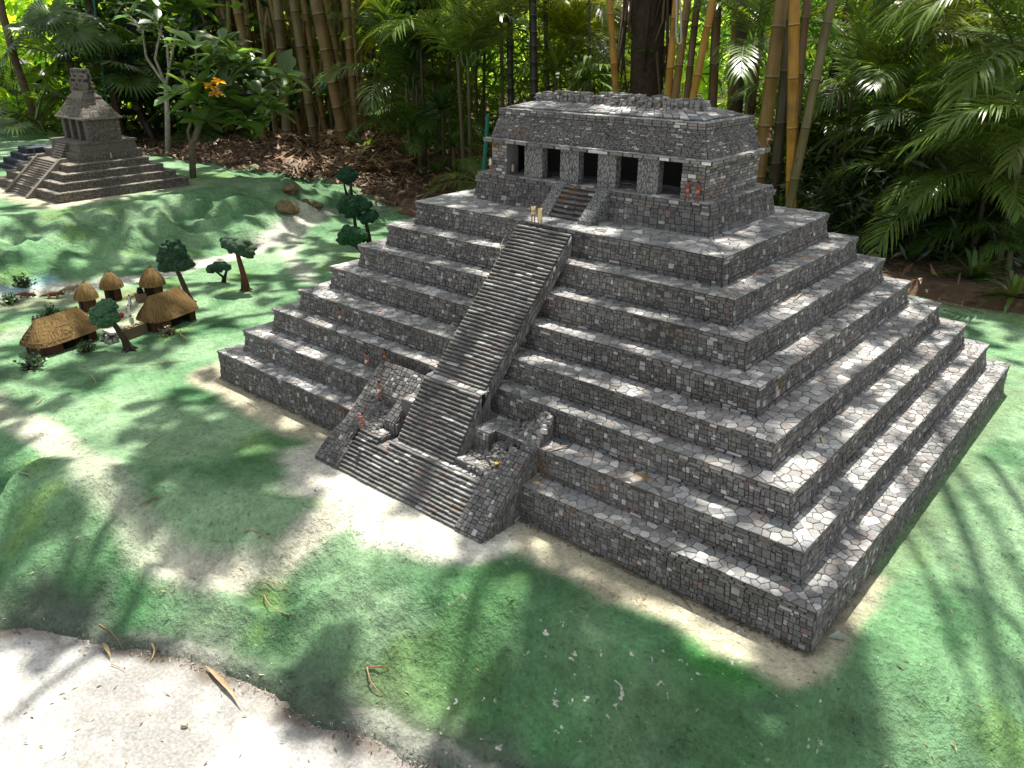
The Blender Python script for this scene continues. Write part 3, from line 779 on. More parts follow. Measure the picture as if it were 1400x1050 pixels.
for xs in (x0+.018, x1-.018):
    mb = MB(); c = (.16, .14, .115); a, b = xs-.018, xs+.018
    vs = [(a, -.05, -.05), (b, -.05, -.05), (b, .25, -.05), (a, .25, -.05), (a, -.05, .016), (b, -.05, .016), (b, .205, .232), (a, .205, .232), (b, .25, .232), (a, .25, .232)]
    mb.v += vs
    for q in ((0, 1, 5, 4), (1, 2, 8, 6, 5), (3, 0, 4, 7, 9), (4, 5, 6, 7), (7, 6, 8, 9), (2, 3, 9, 8)): mb.face(q, c)
    mb.build('balustrade', M_mini, sp)
mb = MB()
ring_walls(mb, (-.82, -.255, .295, .73), .2, (-.815, -.26, .30, .725), .245, FINE, tw=.025, th=.014, t=.003, colf=bcol)
frust(mb, (-.82, -.255, .293, .732), .245, (-.82, -.255, .293, .732), .262); frust(mb, (-.735, -.275, .318, .71), .262, (-.73, -.28, .325, .705), .315); frust(mb, (-.74, -.27, .315, .715), .315, (-.74, -.27, .315, .715), .33)
pl2 = mb.build('temple_platform', M_mini, sp)
mb = MB()
for i in range(8): mb.box((-.53, .255+.07*i/8+.03, .2+.125*(i+1)/8-.005), (.15, .07, .010), (.16, .14, .12))
mb.build('stairs', M_mini, pl2)
mb = MB(); a0, a1, c0, c1 = -.69, -.295, .40, .625; zt0, zt1 = .33, .470
DK = (.03, .026, .022)
ring = dict(tw=.02, th=.012, t=.003, gap=.0018, colf=bcol)
wall(mb, (a1, c0, zt0), (a1, c1, zt0), (a1+.0, c1, zt1), (a1, c0, zt1), **ring); wall(mb, (a0, c1, zt0), (a0, c0, zt0), (a0, c0, zt1), (a0, c1, zt1), **ring)
wall(mb, (a1, c1, zt0), (a0, c1, zt0), (a0, c1, zt1), (a1, c1, zt1), **ring)
mb.poly(((a0+.01, c0+.11, zt0), (a1-.01, c0+.11, zt0), (a1-.01, c0+.11, zt1), (a0+.01, c0+.11, zt1)), DK)
mb.poly(((a0, c0, zt1), (a0, c1, zt1), (a1, c1, zt1), (a1, c0, zt1)), DK)
tm2 = mb.build('temple', M_mini, sp)
for i in range(4):
    x = a0+.025+(a1-a0-.05)*i/3; p_ = MB(); p_.box((x, c0+.02, (zt0+zt1)/2), (.05 if i in (0, 3) else .04, .04, zt1-zt0-.002), (.10, .09, .076), None, .001); p_.build('pier', M_mini, tm2)
mb = MB(); frust(mb, (a0-.025, a1+.025, c0-.028, c1+.02), zt1, (a0-.025, a1+.025, c0-.028, c1+.02), zt1+.012, (.17, .15, .125))
mb.poly(((a0-.025, c0-.028, zt1), (a0-.025, c1+.02, zt1), (a1+.025, c1+.02, zt1), (a1+.025, c0-.028, zt1)), DK); mb.build('cornice', M_mini, tm2)
mb = MB(); ring_walls(mb, (a0-.018, a1+.018, c0-.02, c1+.012), zt1+.012, (a0+.085, a1-.095, c0+.045, c1-.05), .597, FINE, tw=.028, th=.014, t=.002, gap=.0012, colf=bcol)
frust(mb, (a0+.08, a1-.09, c0+.04, c1-.045), .597, (a0+.08, a1-.09, c0+.04, c1-.045), .608, (.16, .14, .12))
frust(mb, (a0+.088, a1-.098, c0+.048, c1-.053), .608, (a0+.115, a1-.125, c0+.08, c1-.085), .645, (.16, .14, .12)); mb.build('roof', M_mini, tm2)
mb = MB(); lx0, lx1, ly = a0+.065, a1-.075, c0+.112
for side in (-.028, .028):
    def LP(u, v): return V((lx0+(lx1-lx0)*u*(1-.0*v)+(.5-u)*.05*v, ly+side*(1-.75*v), .64+.14*v))
    for v in (0, .2, .4, .6, .8, 1.0):
        a_, b_ = LP(0, v), LP(1, v); mb.box(((a_+b_)/2), ((b_-a_).length+.01, .013, .011), bcol(), None, .001)
    for i in range(13):
        u = i/12
        for v0 in (0, .2, .4, .6, .8):
            if rnd.random() < .24: continue
            p_ = LP(u+rnd.uniform(-.02, .02), v0+.1); mb.box(p_, (.012 if i % 12 else .02, .012, .030), bcol(), None, .001)
mb.build('roof_comb', M_mini, tm2)

# dark platform at the left edge
pc_ = onz(24, 247, .2)
dp = thing('stepped_platform', 'dark slate-blue stepped platform cut by the left picture edge beside the small pyramid', 'platform model', (pc_.x-.3, pc_.y+.3, .19))
zs = 0
for k in range(5):
    mb = MB(); h = .043; s_ = .30-k*.048
    def scol(): v_ = rnd.uniform(.75, 1.3); return (.030*v_, .036*v_, .044*v_)
    ring_walls(mb, (-s_, s_, -s_, s_), zs-(.15 if k == 0 else 0), (-s_+.004, s_-.004, -s_+.004, s_-.004), zs+h, FINE, tw=.03, th=.015, colf=scol)
    ring_flags(mb, (-s_, s_, -s_, s_), (-s_+.06, s_-.06, -s_+.06, s_-.06), zs+h, FINE, size=.05, colf=lambda: tuple(c*1.9 for c in scol()))
    if k == 4: mb.poly([(-s_+.05, -s_+.05, zs+h), (s_-.05, -s_+.05, zs+h), (s_-.05, s_-.05, zs+h), (-s_+.05, s_-.05, zs+h)], (.06, .07, .085))
    zs += h; mb.build('tier', M_mini, dp)

# ------------------------------------------------------------------ huts
def strip(mb, a, b, w, n, col, lift=.0):
    a, b = V(a)+n*lift, V(b)+n*lift*.6; s = (b-a).cross(n).normalized()*w/2
    mb.poly((a-s, b-s*.6, b+s*.6, a+s), col)
def straw(): v = rnd.uniform(.65, 1.35); return (.20*v, .128*v, .05*v)
def thatch_roof(L, Wd, z0, z1, ridge):
    """hipped thatch, eaves L x Wd, ridge length given, with straw strands laid down the slopes"""
    mb = MB(); e = [(-L/2, -Wd/2), (L/2, -Wd/2), (L/2, Wd/2), (-L/2, Wd/2)]
    # superellipse plan that pinches to a ridge line
    n, rows = 48, 7; b0 = len(mb.v)
    def P(a, t):
        ca, sa = math.cos(a), math.sin(a); ex = .55
        x = math.copysign(abs(ca)**ex, ca)*(L/2*(1-t)+ridge/2*t); y = math.copysign(abs(sa)**ex, sa)*Wd/2*(1-t)
        return V((x, y, z0+(z1-z0)*(t**.88 if t > 0 else t)))
    for i in range(rows+1):
        for j in range(n): mb.v.append(tuple(P(2*math.pi*j/n, i/rows)))
    for i in range(rows):
        for j in range(n):
            j2 = (j+1) % n; mb.face((b0+i*n+j, b0+i*n+j2, b0+(i+1)*n+j2, b0+(i+1)*n+j), tuple(q*.7 for q in straw()))
    mb.face([b0+j for j in range(n)][::-1], (.03, .02, .012))
    for k in range(300):    # cross courses that tie the straw down
        a = rnd.uniform(0, 6.283); t = rnd.choice((.12, .25, .38, .52, .66, .8))+rnd.uniform(-.01, .01); nn = V((math.cos(a)*.3, math.sin(a), .9)).normalized(); strip(mb, P(a, t), P(a+.12, t+.005), L*.008, nn, tuple(c*.8 for c in straw()), L*.012)
    for k in range(2600):
        a = rnd.uniform(0, 6.283); t = rnd.uniform(-.03, .94); p, q = P(a, min(t+rnd.uniform(.12, .3), 1)), P(a+rnd.uniform(-.05, .05), t)
        nn = V((math.cos(a)*.3, math.sin(a), .9)).normalized(); strip(mb, p, q, L*.0095, nn, straw(), L*.009*rnd.random()+.0008)
    return mb
def mudcol(): v = rnd.uniform(.75, 1.25); return (.085*v, .038*v, .022*v)
def long_hut(px, py, ang, label, L=.31, Wd=.17, hw=.062, hr=.150, bx=None):
    p = ground(px, py)
    h = thing('thatched_hut', label, 'hut model', p, ang, 'thatched huts of the model village')
    wb = MB(); l, w = L*.86, Wd*.74
    # walls with a doorway on the long front
    dz = .012
    for i in range(26):   # wattle posts round the oval wall, gap for the door
        u0, u1 = i/26, (i+1)/26
        def C(u):
            a = 2*math.pi*u; ca, sa = math.cos(a), math.sin(a); return (math.copysign(abs(ca)**.5, ca)*l/2, math.copysign(abs(sa)**.5, sa)*w/2)
        if .735 < (u0+u1)/2 < .80: continue
        a, b = C(u0), C(u1); c = mudcol()
        wb.poly(((*a, -.03), (*b, -.03), (*b, hw+.01), (*a, hw+.01)), c)
        wb.tube([(*a, -.02), (*a, hw+.008)], [.004, .004], 5, mudcol())
    wb.build('wall', M_mud, h)
    thatch_roof(L, Wd, hw-.012, hr, L*.62).build('roof', M_thatch, h)
    db = MB(); db.box((.0, -w/2+.02, .03), (.05, .004, .09), (.012, .008, .006)); db.build('door', M_mud, h)
    return h
HA = math.radians(110)
h1 = long_hut(87, 473, HA-.08, 'long thatched hut nearest the lower left, dark red-brown walls, leafy tree on its right', L=.325, Wd=.185)
h2 = long_hut(232, 442, HA-.12, 'long thatched hut with sunlit golden roof at the foot of the dark round tree', L=.28, Wd=.175, hr=.155)
def round_hut(px, py, label, s=1.0):
    p = ground(px, py)
    h = thing('thatched_hut', label, 'hut model', p, rnd.uniform(0, 1), 'thatched huts of the model village')
    wb = MB(); wb.lathe([(.042*s, -.03), (.041*s, .03), (.04*s, .085*s)], 14, mudcol())
    for j in range(14):
        a = 2*math.pi*j/14; wb.tube([(.043*s*math.cos(a), .043*s*math.sin(a), -.02), (.042*s*math.cos(a), .042*s*math.sin(a), .085*s)], [.003, .003], 5, mudcol())
    wb.build('wall', M_mud, h)
    rb = MB(); prof = [(.066*s, .072*s), (.058*s, .098*s), (.042*s, .125*s), (.022*s, .148*s), (.006*s, .160*s)]
    rb.lathe(prof, 18, (.2, .12, .035))
    for k in range(420):
        a = rnd.uniform(0, 6.283); i = rnd.random()*3.6
        def PP(i): i0 = min(int(i), 3); f = i-i0; r_ = prof[i0][0]*(1-f)+prof[i0+1][0]*f; z = prof[i0][1]*(1-f)+prof[i0+1][1]*f; return V((r_*math.cos(a), r_*math.sin(a), z))
        nn = V((math.cos(a), math.sin(a), .8)).normalized(); strip(rb, PP(min(i+.9, 4)), PP(max(0, i-.15)), .006*s, nn, straw(), .004*rnd.random()+.0006)
    for k in range(3): rb.tube([(0, 0, .155*s), (rnd.uniform(-.012, .012), rnd.uniform(-.012, .012), .178*s)], [.003, .001], 5, straw())
    rb.build('roof', M_thatch, h)
    db = MB(); db.box((.0, -.041*s, .03), (.03*s, .006, .07*s), (.012, .008, .006)); db.build('door', M_mud, h)
round_hut(122, 424, 'small round hut with conical thatch, leftmost of the three round ones', .86)
round_hut(156, 409, 'small round hut with conical thatch behind the pale green tree', .88)
round_hut(212, 407, 'round hut with conical thatch right of the yard, beside the dark round tree', .98)

# ------------------------------------------------------------------ model trees
def lumps(mb, centers, col, seed=0, rough=1.0, sub=3):
    import bmesh
    big = list(centers); centers = [(c, r_*.86) for c, r_ in big]
    for c, r_ in big:
        for _ in range(16):
            d = V((rnd.gauss(0, 1), rnd.gauss(0, 1), rnd.gauss(0, 1)+.25)).normalized()*r_*.82; centers.append(((c[0]+d.x, c[1]+d.y, c[2]+d.z*.82), r_*rnd.uniform(.24, .4)))
    for ci, (c, r_) in enumerate(centers):
        sub = 3 if ci < len(big) else 2
        bm = bmesh.new(); bmesh.ops.create_icosphere(bm, subdivisions=sub, radius=1.0)
        b = len(mb.v); off = rnd.uniform(0, 50)
        for v in bm.verts:
            n = v.co.normalized()
            k = 1+rough*(.22*noise.noise(n*2.2+V((off, 0, 0)))+.20*abs(noise.noise(n*5+V((0, off, 0))))+.10*noise.noise(n*11+V((off, off, 0))))
            p = n*r_*k; mb.v.append((c[0]+p.x, c[1]+p.y, c[2]+p.z*.82))
        for f in bm.faces:
            w = rnd.uniform(.75, 1.25); mb.face([b+v.index for v in f.verts], tuple(q*w for q in col))
        bm.free()
def model_tree(px, py, label, trunk, crown, col, tcol_=(.075, .045, .028), r0=.016, roots=True, k_=1.):
    """trunk: list of offsets from the base; crown: list of (offset, radius)"""
    p = ground(px, py); t = thing('model_tree', label, 'model tree', p, 0, 'miniature trees of the model')
    trunk = [[tuple(c_*k_ for c_ in a) for a in q] for q in trunk]; crown = [(tuple(c_*k_ for c_ in a), r_*k_) for a, r_ in crown]; r0 *= k_
    for q in trunk:
        mb = MB(); k = len(q); pts = [V(a) for a in q]; pts[0] = pts[0]-V((0, 0, .02))
        mb.tube(pts, [r0*1.25*(1.5 if i == 0 else 1-.5*i/(k-1)) for i in range(k)], 9, tcol_)
        if roots:
            for a in range(5):
                an = a*1.26+.3; mb.tube([V((0, 0, .02)), V((math.cos(an)*r0*1.4, math.sin(an)*r0*1.4, .006)), V((math.cos(an)*r0*3.0, math.sin(an)*r0*3, -.006))], [r0*.7, r0*.45, r0*.15], 6, tcol_)
        roots = False; mb.build('trunk', M_wood, t, True)
    crown = [(c_, r_*1.14) for c_, r_ in crown]
    mb = MB(); lumps(mb, crown, col); mb.build('crown', M_foam, t, True)
    return t
rx, ry = RT.x, RT.y     # picture-right direction on the ground
def O(r, u, b=0): return (rx*r+FH.x*b, ry*r+FH.y*b, u)   # right, up, away
model_tree(178, 478, 'pale grey-green model tree with leaning trunk between the two long huts', [[O(0, 0), O(-.02, .06), O(-.05, .13), O(-.075, .19)]],
           [(O(-.07, .20), .045), (O(-.10, .19), .05), (O(-.14, .185), .047), (O(-.10, .235), .05), (O(-.075, .262), .042), (O(-.13, .225), .04), (O(-.11, .17), .045)], (.055, .125, .065), (.045, .033, .025), .018, True, .76)
model_tree(262, 415, 'tall dark green round-crowned model tree behind the golden-roofed hut', [[O(0, 0), O(-.02, .08), O(-.045, .18), O(-.06, .22)]],
           [(O(-.06, .25), .055), (O(-.11, .25), .05), (O(-.01, .25), .052), (O(-.06, .30), .06), (O(-.09, .34), .05), (O(-.03, .33), .048), (O(-.12, .29), .045), (O(-.05, .37), .04), (O(-.065, .29, .05), .06)], (.025, .062, .032), (.07, .045, .03), .017, True, .82)
model_tree(336, 397, 'model tree with slim red-brown trunk and flat tilted crown right of the village', [[O(0, 0), O(.0, .08), O(-.012, .16), O(-.02, .22)]],
           [(O(-.035, .245), .045), (O(.0, .24), .048), (O(.03, .22), .042), (O(-.06, .255), .035), (O(.04, .2), .03)], (.05, .085, .05), (.11, .045, .024), .015)
model_tree(306, 386, 'low forked model bush tree with flat crown between the two tallest village trees', [[O(0, 0), O(.0, .03), O(-.03, .06), O(-.055, .07)], [O(0, .025), O(.02, .055), O(.03, .08)]],
           [(O(-.06, .075), .025), (O(-.03, .088), .026), (O(.0, .09), .028), (O(.025, .086), .024), (O(-.015, .075), .022)], (.045, .085, .05), (.04, .03, .022), .007)
model_tree(500, 352, 'lowest of three dark model trees left of the big pyramid, crown leaning left', [[O(0, 0), O(-.02, .03), O(-.06, .08), O(-.09, .11)]],
           [(O(-.09, .14), .055), (O(-.05, .145), .045), (O(-.115, .12), .045), (O(-.06, .11), .04), (O(-.02, .14), .035)], (.02, .07, .028), (.03, .022, .016), .011)
model_tree(505, 336, 'middle of three dark model trees left of the big pyramid, wide two-part crown', [[O(0, 0), O(.0, .07), O(-.01, .14), O(.0, .19)], [O(-.02, .05), O(-.08, .12), O(-.085, .22)]],
           [(O(-.11, .26), .06), (O(-.07, .27), .055), (O(-.14, .24), .04), (O(-.02, .26), .045), (O(.02, .19), .045), (O(-.02, .175), .035), (O(-.09, .22), .05)], (.018, .055, .026), (.025, .018, .014), .013)
model_tree(483, 276, 'farthest of three dark model trees near the big pyramid, round crown on paired trunks', [[O(0, 0), O(-.01, .06), O(-.005, .12)], [O(-.02, 0), O(-.05, .06), O(-.06, .12)]],
           [(O(-.03, .17), .055), (O(-.06, .18), .045), (O(0, .18), .045), (O(-.03, .21), .05), (O(-.045, .15), .035)], (.02, .06, .035), (.03, .022, .018), .011)
def small_plant(px, py, s, label, col=(.05, .11, .045), flat=1.0):
    p = ground(px, py); t = MB()
    for k in range(46):
        a = rnd.uniform(0, 6.28); e = rnd.uniform(.15, 1.4); L = s*rnd.uniform(.5, 1.1)
        b = V((math.cos(a)*math.cos(e)*L, math.sin(a)*math.cos(e)*L, math.sin(e)*L*flat)); w = tuple(q*rnd.uniform(.6, 1.5) for q in col)
        t.tube([(0, 0, -.004), b*.7, b], [s*.03, s*.025, s*.012], 4, (.06, .06, .03))
        for _ in range(3):
            c = b*rnd.uniform(.6, 1.05); d = V((rnd.uniform(-1, 1), rnd.uniform(-1, 1), rnd.uniform(-.3, 1))).normalized()*s*.24; n = V((rnd.uniform(-1, 1), rnd.uniform(-1, 1), 1)).normalized(); sd = d.cross(n).normalized()*s*.09
            t.poly((c, c+d*.5+sd, c+d, c+d*.5-sd), w)
    o = link('model_bush', t.mesh('model_bush', M_leaf)); o.location = p
    return tag(o, label, 'model bush', 'tiny bushes of the model village')
small_plant(33, 393, .075, 'tiny scrubby bush on stones beside the blue stream')
small_plant(12, 416, .06, 'tiny bush on the green bank below the stream at the left edge')
small_plant(69, 431, .055, 'tiny pale bush behind the long dark-walled hut')
small_plant(44, 503, .065, 'tiny bush at the left end of the nearest long hut')
small_plant(118, 481, .05, 'tiny whitish bush at the right front of the nearest long hut')
small_plant(232, 458, .045, 'tiny grey bush before the golden-roofed hut', (.14, .15, .12))

# ------------------------------------------------------------------ people (painted figurines)
POSE = {}
def body_mesh(pose):
    if pose in POSE: return POSE[pose]
    J = {'pel': (0, 0, .95), 'spi': (0, .01, 1.12), 'che': (0, .0, 1.34), 'nec': (0, 0, 1.5), 'hea': (0, -.015, 1.62), 'top': (0, -.005, 1.72), 'nose': (0, -.12, 1.61), 'ear1': (.1, .0, 1.62), 'ear2': (-.1, 0, 1.62)}
    def limb(s, sh, el, wr, hip, kn, an, toe): J.update({'sh%d' % s: sh, 'el%d' % s: el, 'wr%d' % s: wr, 'hip%d' % s: hip, 'kn%d' % s: kn, 'an%d' % s: an, 'to%d' % s: toe})
    dz = 0
    for s in (1, -1):
        arm = {'stand': ((.26*s, .03, 1.13), (.27*s, -.06, .89)), 'hands': ((.27*s, .02, 1.15), (.12*s, -.22, 1.12)), 'raise': ((.33*s, -.02, 1.5 if s < 0 else 1.15), (.30*s, -.05, 1.78 if s < 0 else .9)),
               'sit': ((.25*s, -.08, 1.16), (.18*s, -.3, 1.05)), 'climb': ((.3*s, -.2, 1.42), (.26*s, -.42, 1.55)), 'walk': ((.26*s, .1*s, 1.13), (.25*s, -.08+.2*s, .9))}[pose]
        leg = {'stand': ((.11*s, -.01, .5), (.11*s, .03, .09), (.12*s, -.16, .03)), 'hands': ((.12*s, -.02, .5), (.13*s, .03, .09), (.15*s, -.16, .03)), 'raise': ((.12*s, -.06*s, .5), (.13*s, .05*s, .09), (.14*s, .05*s-.18, .03)),
               'sit': ((.16*s, -.42, .98), (.15*s, -.46, .56), (.16*s, -.64, .5)), 'climb': ((.14*s, -.25-.1*s, .72+.1*s), (.13*s, -.1-.12*s, .30+.12*s), (.13*s, -.27-.12*s, .26+.12*s)), 'walk': ((.1*s, -.12+.14*s*-1, .52), (.1*s, .22*s*-1*-1, .12), (.1*s, .22*s-.18, .06))}[pose]
        limb(s, (.18*s, .0, 1.43), arm[0], arm[1], (.095*s, 0, .9), *leg)
    E = [('pel', 'spi'), ('spi', 'che'), ('che', 'nec'), ('nec', 'hea'), ('hea', 'top'), ('hea', 'nose'), ('hea', 'ear1'), ('hea', 'ear2')]
    Rr = {'pel': .145, 'spi': .125, 'che': .15, 'nec': .055, 'hea': .1, 'top': .075, 'nose': .018, 'ear1': .02, 'ear2': .02}
    for s in (1, -1):
        E += [('che', 'sh%d' % s), ('sh%d' % s, 'el%d' % s), ('el%d' % s, 'wr%d' % s), ('pel', 'hip%d' % s), ('hip%d' % s, 'kn%d' % s), ('kn%d' % s, 'an%d' % s), ('an%d' % s, 'to%d' % s)]
        Rr.update({'sh%d' % s: .062, 'el%d' % s: .042, 'wr%d' % s: .03, 'hip%d' % s: .088, 'kn%d' % s: .058, 'an%d' % s: .042, 'to%d' % s: .035})
        w = V(J['wr%d' % s]); d = (w-V(J['el%d' % s])).normalized(); side = d.cross(V((0, 1, .2))).normalized()
        J['pa%d' % s] = tuple(w+d*.07); Rr['pa%d' % s] = .034; E.append(('wr%d' % s, 'pa%d' % s))
        for f in range(4):
            o = side*(f-1.5)*.021; q1 = w+d*.125+o+V((0, -.012, 0)); q2 = w+d*(.165+.012*(1-abs(f-1.3)))+o*1.1+V((0, -.035, 0))
            J['f%d%da' % (s, f)] = tuple(q1); J['f%d%db' % (s, f)] = tuple(q2); Rr['f%d%da' % (s, f)] = .011; Rr['f%d%db' % (s, f)] = .009
            E += [('pa%d' % s, 'f%d%da' % (s, f)), ('f%d%da' % (s, f), 'f%d%db' % (s, f))]
        q = w+d*.05-side*.05*s+V((0, -.03, 0)); J['th%d' % s] = tuple(q); Rr['th%d' % s] = .013; E.append(('pa%d' % s, 'th%d' % s))
    ks = list(J); me = bpy.data.meshes.new('person'); me.from_pydata([J[k] for k in ks], [(ks.index(a), ks.index(b)) for a, b in E], [])
    o = bpy.data.objects.new('person_skin', me); COL.objects.link(o); md = o.modifiers.new('skin', 'SKIN')
    for i, k in enumerate(ks):
        sv = me.skin_vertices[0].data[i]; sv.radius = (Rr[k], Rr[k]*(.72 if k in ('pel', 'spi', 'che') else 1)); sv.use_root = (k == 'pel')
    su = o.modifiers.new('sub', 'SUBSURF'); su.levels = 1; su.render_levels = 1
    bpy.context.view_layer.update()
    ev = o.evaluated_get(bpy.context.evaluated_depsgraph_get()); new = bpy.data.meshes.new_from_object(ev)
    bpy.data.objects.remove(o); new.name = 'person_body'; new.materials.clear(); POSE[pose] = new
    new.polygons.foreach_set('use_smooth', [True]*len(new.polygons))
    return new
SKINS = {}
def skin_mat(c):
    if c not in SKINS:
        m, nt, ns, lk, p = newmat('skin_paint'); oc = objcoord(nt); n = noise_node(nt, 9, 3, .5, oc)
        base = N(ns, 'ShaderNodeRGB'); base.outputs[0].default_value = (*c, 1)
        lk.new(mult(nt, base.outputs[0], maprange(nt, n.outputs[0], .3, .7, .8, 1.2)), p.inputs['Base Color']); p.inputs['Roughness'].default_value = .55; SKINS[c] = m
    return SKINS[c]
def person(loc, rz, pose, label, cloth=('loin', (.5, .42, .3)), skin=(.22, .085, .05), h=.062, group=None, extra=None):
    s = h/1.72
    t = thing('person', label, 'figurine', loc, rz, group or 'painted figurines')
    t.scale = (s, s, s)
    me = body_mesh(pose).copy(); me.materials.append(skin_mat(skin)); link('body', me, t)
    hb = MB(); n = 12
    hb.lathe([(.118, 1.60), (.122, 1.66), (.108, 1.72), (.07, 1.765), (.01, 1.785)], n, (.012, .01, .009), (0, .025, 0)); link('hair', hb.mesh('hair', M_hair, True), t)
    eb = MB()
    for sx in (-.038, .038): eb.box((sx, -.103, 1.635), (.024, .012, .012), (.02, .015, .012))
    eb.box((0, -.108, 1.565), (.05, .012, .012), (.16, .04, .03)); link('face', eb.mesh('face', M_skin), t)
    kind, c = cloth; cb = MB()
    if kind == 'loin':
        cb.lathe([(.172, .80), (.168, .90), (.16, 1.0), (.15, 1.03)] if pose != 'sit' else [(.18, .9), (.172, .96), (.16, 1.03)], 14, c)
        cb.box((0, -.165, .80 if pose != 'sit' else .9), (.14, .02, .22 if pose != 'sit' else .1), c)
    elif kind == 'robe':
        cb.lathe([(.25, .38), (.235, .6), (.2, .95), (.185, 1.15), (.2, 1.36), (.15, 1.47), (.08, 1.5)], 16, c)
    elif kind == 'shirt':
        cb.lathe([(.2, .82), (.185, 1.0), (.185, 1.15), (.2, 1.36), (.15, 1.46), (.08, 1.5)], 16, c)
    link('clothing', cb.mesh('clothing', M_cloth, True), t)
    if extra == 'plume':
        xb = MB()
        for a in range(7):
            an = (a-3)*.3; xb.tube([(0, .05, 1.7), (math.sin(an)*.2, .1, 1.7+.2*math.cos(an)), (math.sin(an)*.38, .16, 1.68+.36*math.cos(an))], [.03, .035, .012], 5, (.45, .3, .22))
        link('headdress', xb.mesh('headdress', M_cloth), t)
    return t
# terrace helper: x and terrace number -> standing point on its paving
def tread(x, k, f=.45): return V((x, RECT[k][2]+(RECT[k+1][2]-RECT[k][2])*f, ZT[k]+.004))
def px_x(px, py, k, f=.45):   # x of a photo point standing on terrace k
    y = RECT[k][2]+(RECT[k+1][2]-RECT[k][2])*f
    p = onz(px, py, ZT[k]); return p.x
zq = ZT[7]+.004
p1 = onz(729, 306, zq); p2 = onz(738, 308, zq)
person(p1, .5, 'hands', 'figurine in pale yellow cape, left of the pair at the head of the grand stairs', ('shirt', (.62, .56, .33)), h=.066, group='figurine pair at the stair head')
person(p2, .9, 'stand', 'figurine in long yellow robe, right of the pair at the head of the grand stairs', ('robe', (.62, .55, .28)), h=.064, group='figurine pair at the stair head')
def on_terrace(px, py, k): p = onz(px, py, ZT[k]+.004); y0, y1 = RECT[k][2]+.012, RECT[k+1][2]-.014; return V((p.x, min(max(p.y, y0), y1), ZT[k]+.005))
person(on_terrace(466, 445, 2), .2, 'hands', 'bare-chested figurine in white loincloth standing alone on the third terrace, left of the stairs', ('loin', (.6, .55, .45)))
person(on_terrace(502, 506, 1), .1, 'raise', 'figurine raising an arm on the second terrace beside the collapsed side block', ('loin', (.62, .57, .48)))
person(onz(527, 499, .225), -1.2, 'climb', 'figurine bending over the top edge of the collapsed left side block', ('loin', (.4, .2, .12)), h=.058)
person(onz(519, 546, .178), .3, 'raise', 'figurine in white loincloth standing mid-slope on the collapsed left side block', ('loin', (.6, .55, .45)))
person(onz(497, 588, .118), -.6, 'climb', 'reddish figurine stooping low on the rubble of the left side block', ('loin', (.3, .12, .08)), (.3, .1, .06), h=.06)
person(onz(713, 614, .133)-V((0, 0, .012)), -.9, 'sit', 'red-brown figurine seated on the rubble of the right side block', ('loin', (.55, .4, .3)), (.24, .08, .045), h=.066)
person(V((tx0+.003, ty0-.014, ZB+.004)), -.3, 'stand', 'figurine in white cape before the left corner of the large temple', ('shirt', (.62, .58, .54)), (.25, .12, .08), h=.058)
person(V((tx0+.085, ty0+.015, ZB+.004)), .2, 'stand', 'tiny pale figurine inside the leftmost doorway of the large temple', ('robe', (.3, .28, .25)), h=.04)
for i, (dx, w) in enumerate(((-.030, 'left'), (.004, 'right'))):
    person(V((tx1-.018+dx, ty0-.013, ZB+.004)), .4-.7*i, 'hands', 'red-brown figurine, %s one of the pair at the right corner of the large temple' % w, ('loin', (.45, .2, .14)), (.2, .06, .035), h=.058, group='figurine pair at the temple corner')
person(V((rc[1]-.006, rc[3]-.012, ZL+.011)), -.6, 'walk', 'red-brown plumed figurine standing on the cornice tip at the right of the large temple', ('loin', (.5, .3, .24)), (.26, .1, .07), h=.055, extra='plume')
S0 = V((-3.97, .553, HB))
person(S0+V((-.745, .2, .222)), .2, 'stand', 'dark figurine on the left stair wall top of the small pyramid', ('loin', (.05, .045, .04)), (.05, .035, .028), h=.045, group='figurines on the small pyramid')
person(S0+V((-.66, .33, .206)), .2, 'raise', 'dark figurine on the upper terrace of the small pyramid, left of the temple stairs', ('loin', (.05, .045, .04)), (.05, .035, .028), h=.055, group='figurines on the small pyramid')
person(S0+V((-.235, .50, .206)), 1.0, 'stand', 'pale robed figurine beside the temple base on the small pyramid', ('robe', (.32, .28, .2)), (.12, .07, .05), h=.055, group='figurines on the small pyramid')
for i, (px, py, w, cl) in enumerate(((49, 449, 'first', (.02, .02, .022)), (55, 448, 'second', (.02, .02, .022)), (61, 446, 'third', (.025, .02, .02)))):
    person(ground(px, py), 1+i*.5, 'stand', '%s from the left in the row of dark figurines behind the nearest long hut' % w, ('robe', cl), (.09, .05, .035), h=.06, group='dark figurines in a row')
person(ground(78, 441), .5, 'stand', 'figurine in white robe behind the middle of the nearest long hut', ('robe', (.6, .58, .54)), (.09, .05, .035), h=.05)
person(ground(88, 438), .9, 'stand', 'dark-robed figurine behind the right end of the nearest long hut ridge', ('robe', (.03, .03, .03)), (.09, .05, .035), h=.05)
person(ground(113, 427), .9, 'stand', 'dark figurine beside the leftmost round hut', ('robe', (.04, .055, .05)), (.09, .05, .035), h=.055)
for px, py, w in ((179, 419, 'farthest'), (178, 433, 'middle'), (182, 448, 'nearest')):
    person(ground(px, py), rnd.uniform(0, 2), 'stand', '%s of three dark-haired figurines in white robes lined up across the yard' % w, ('robe', (.6, .58, .52)), (.12, .06, .04), h=.06, group='white-robed figurines in the yard')
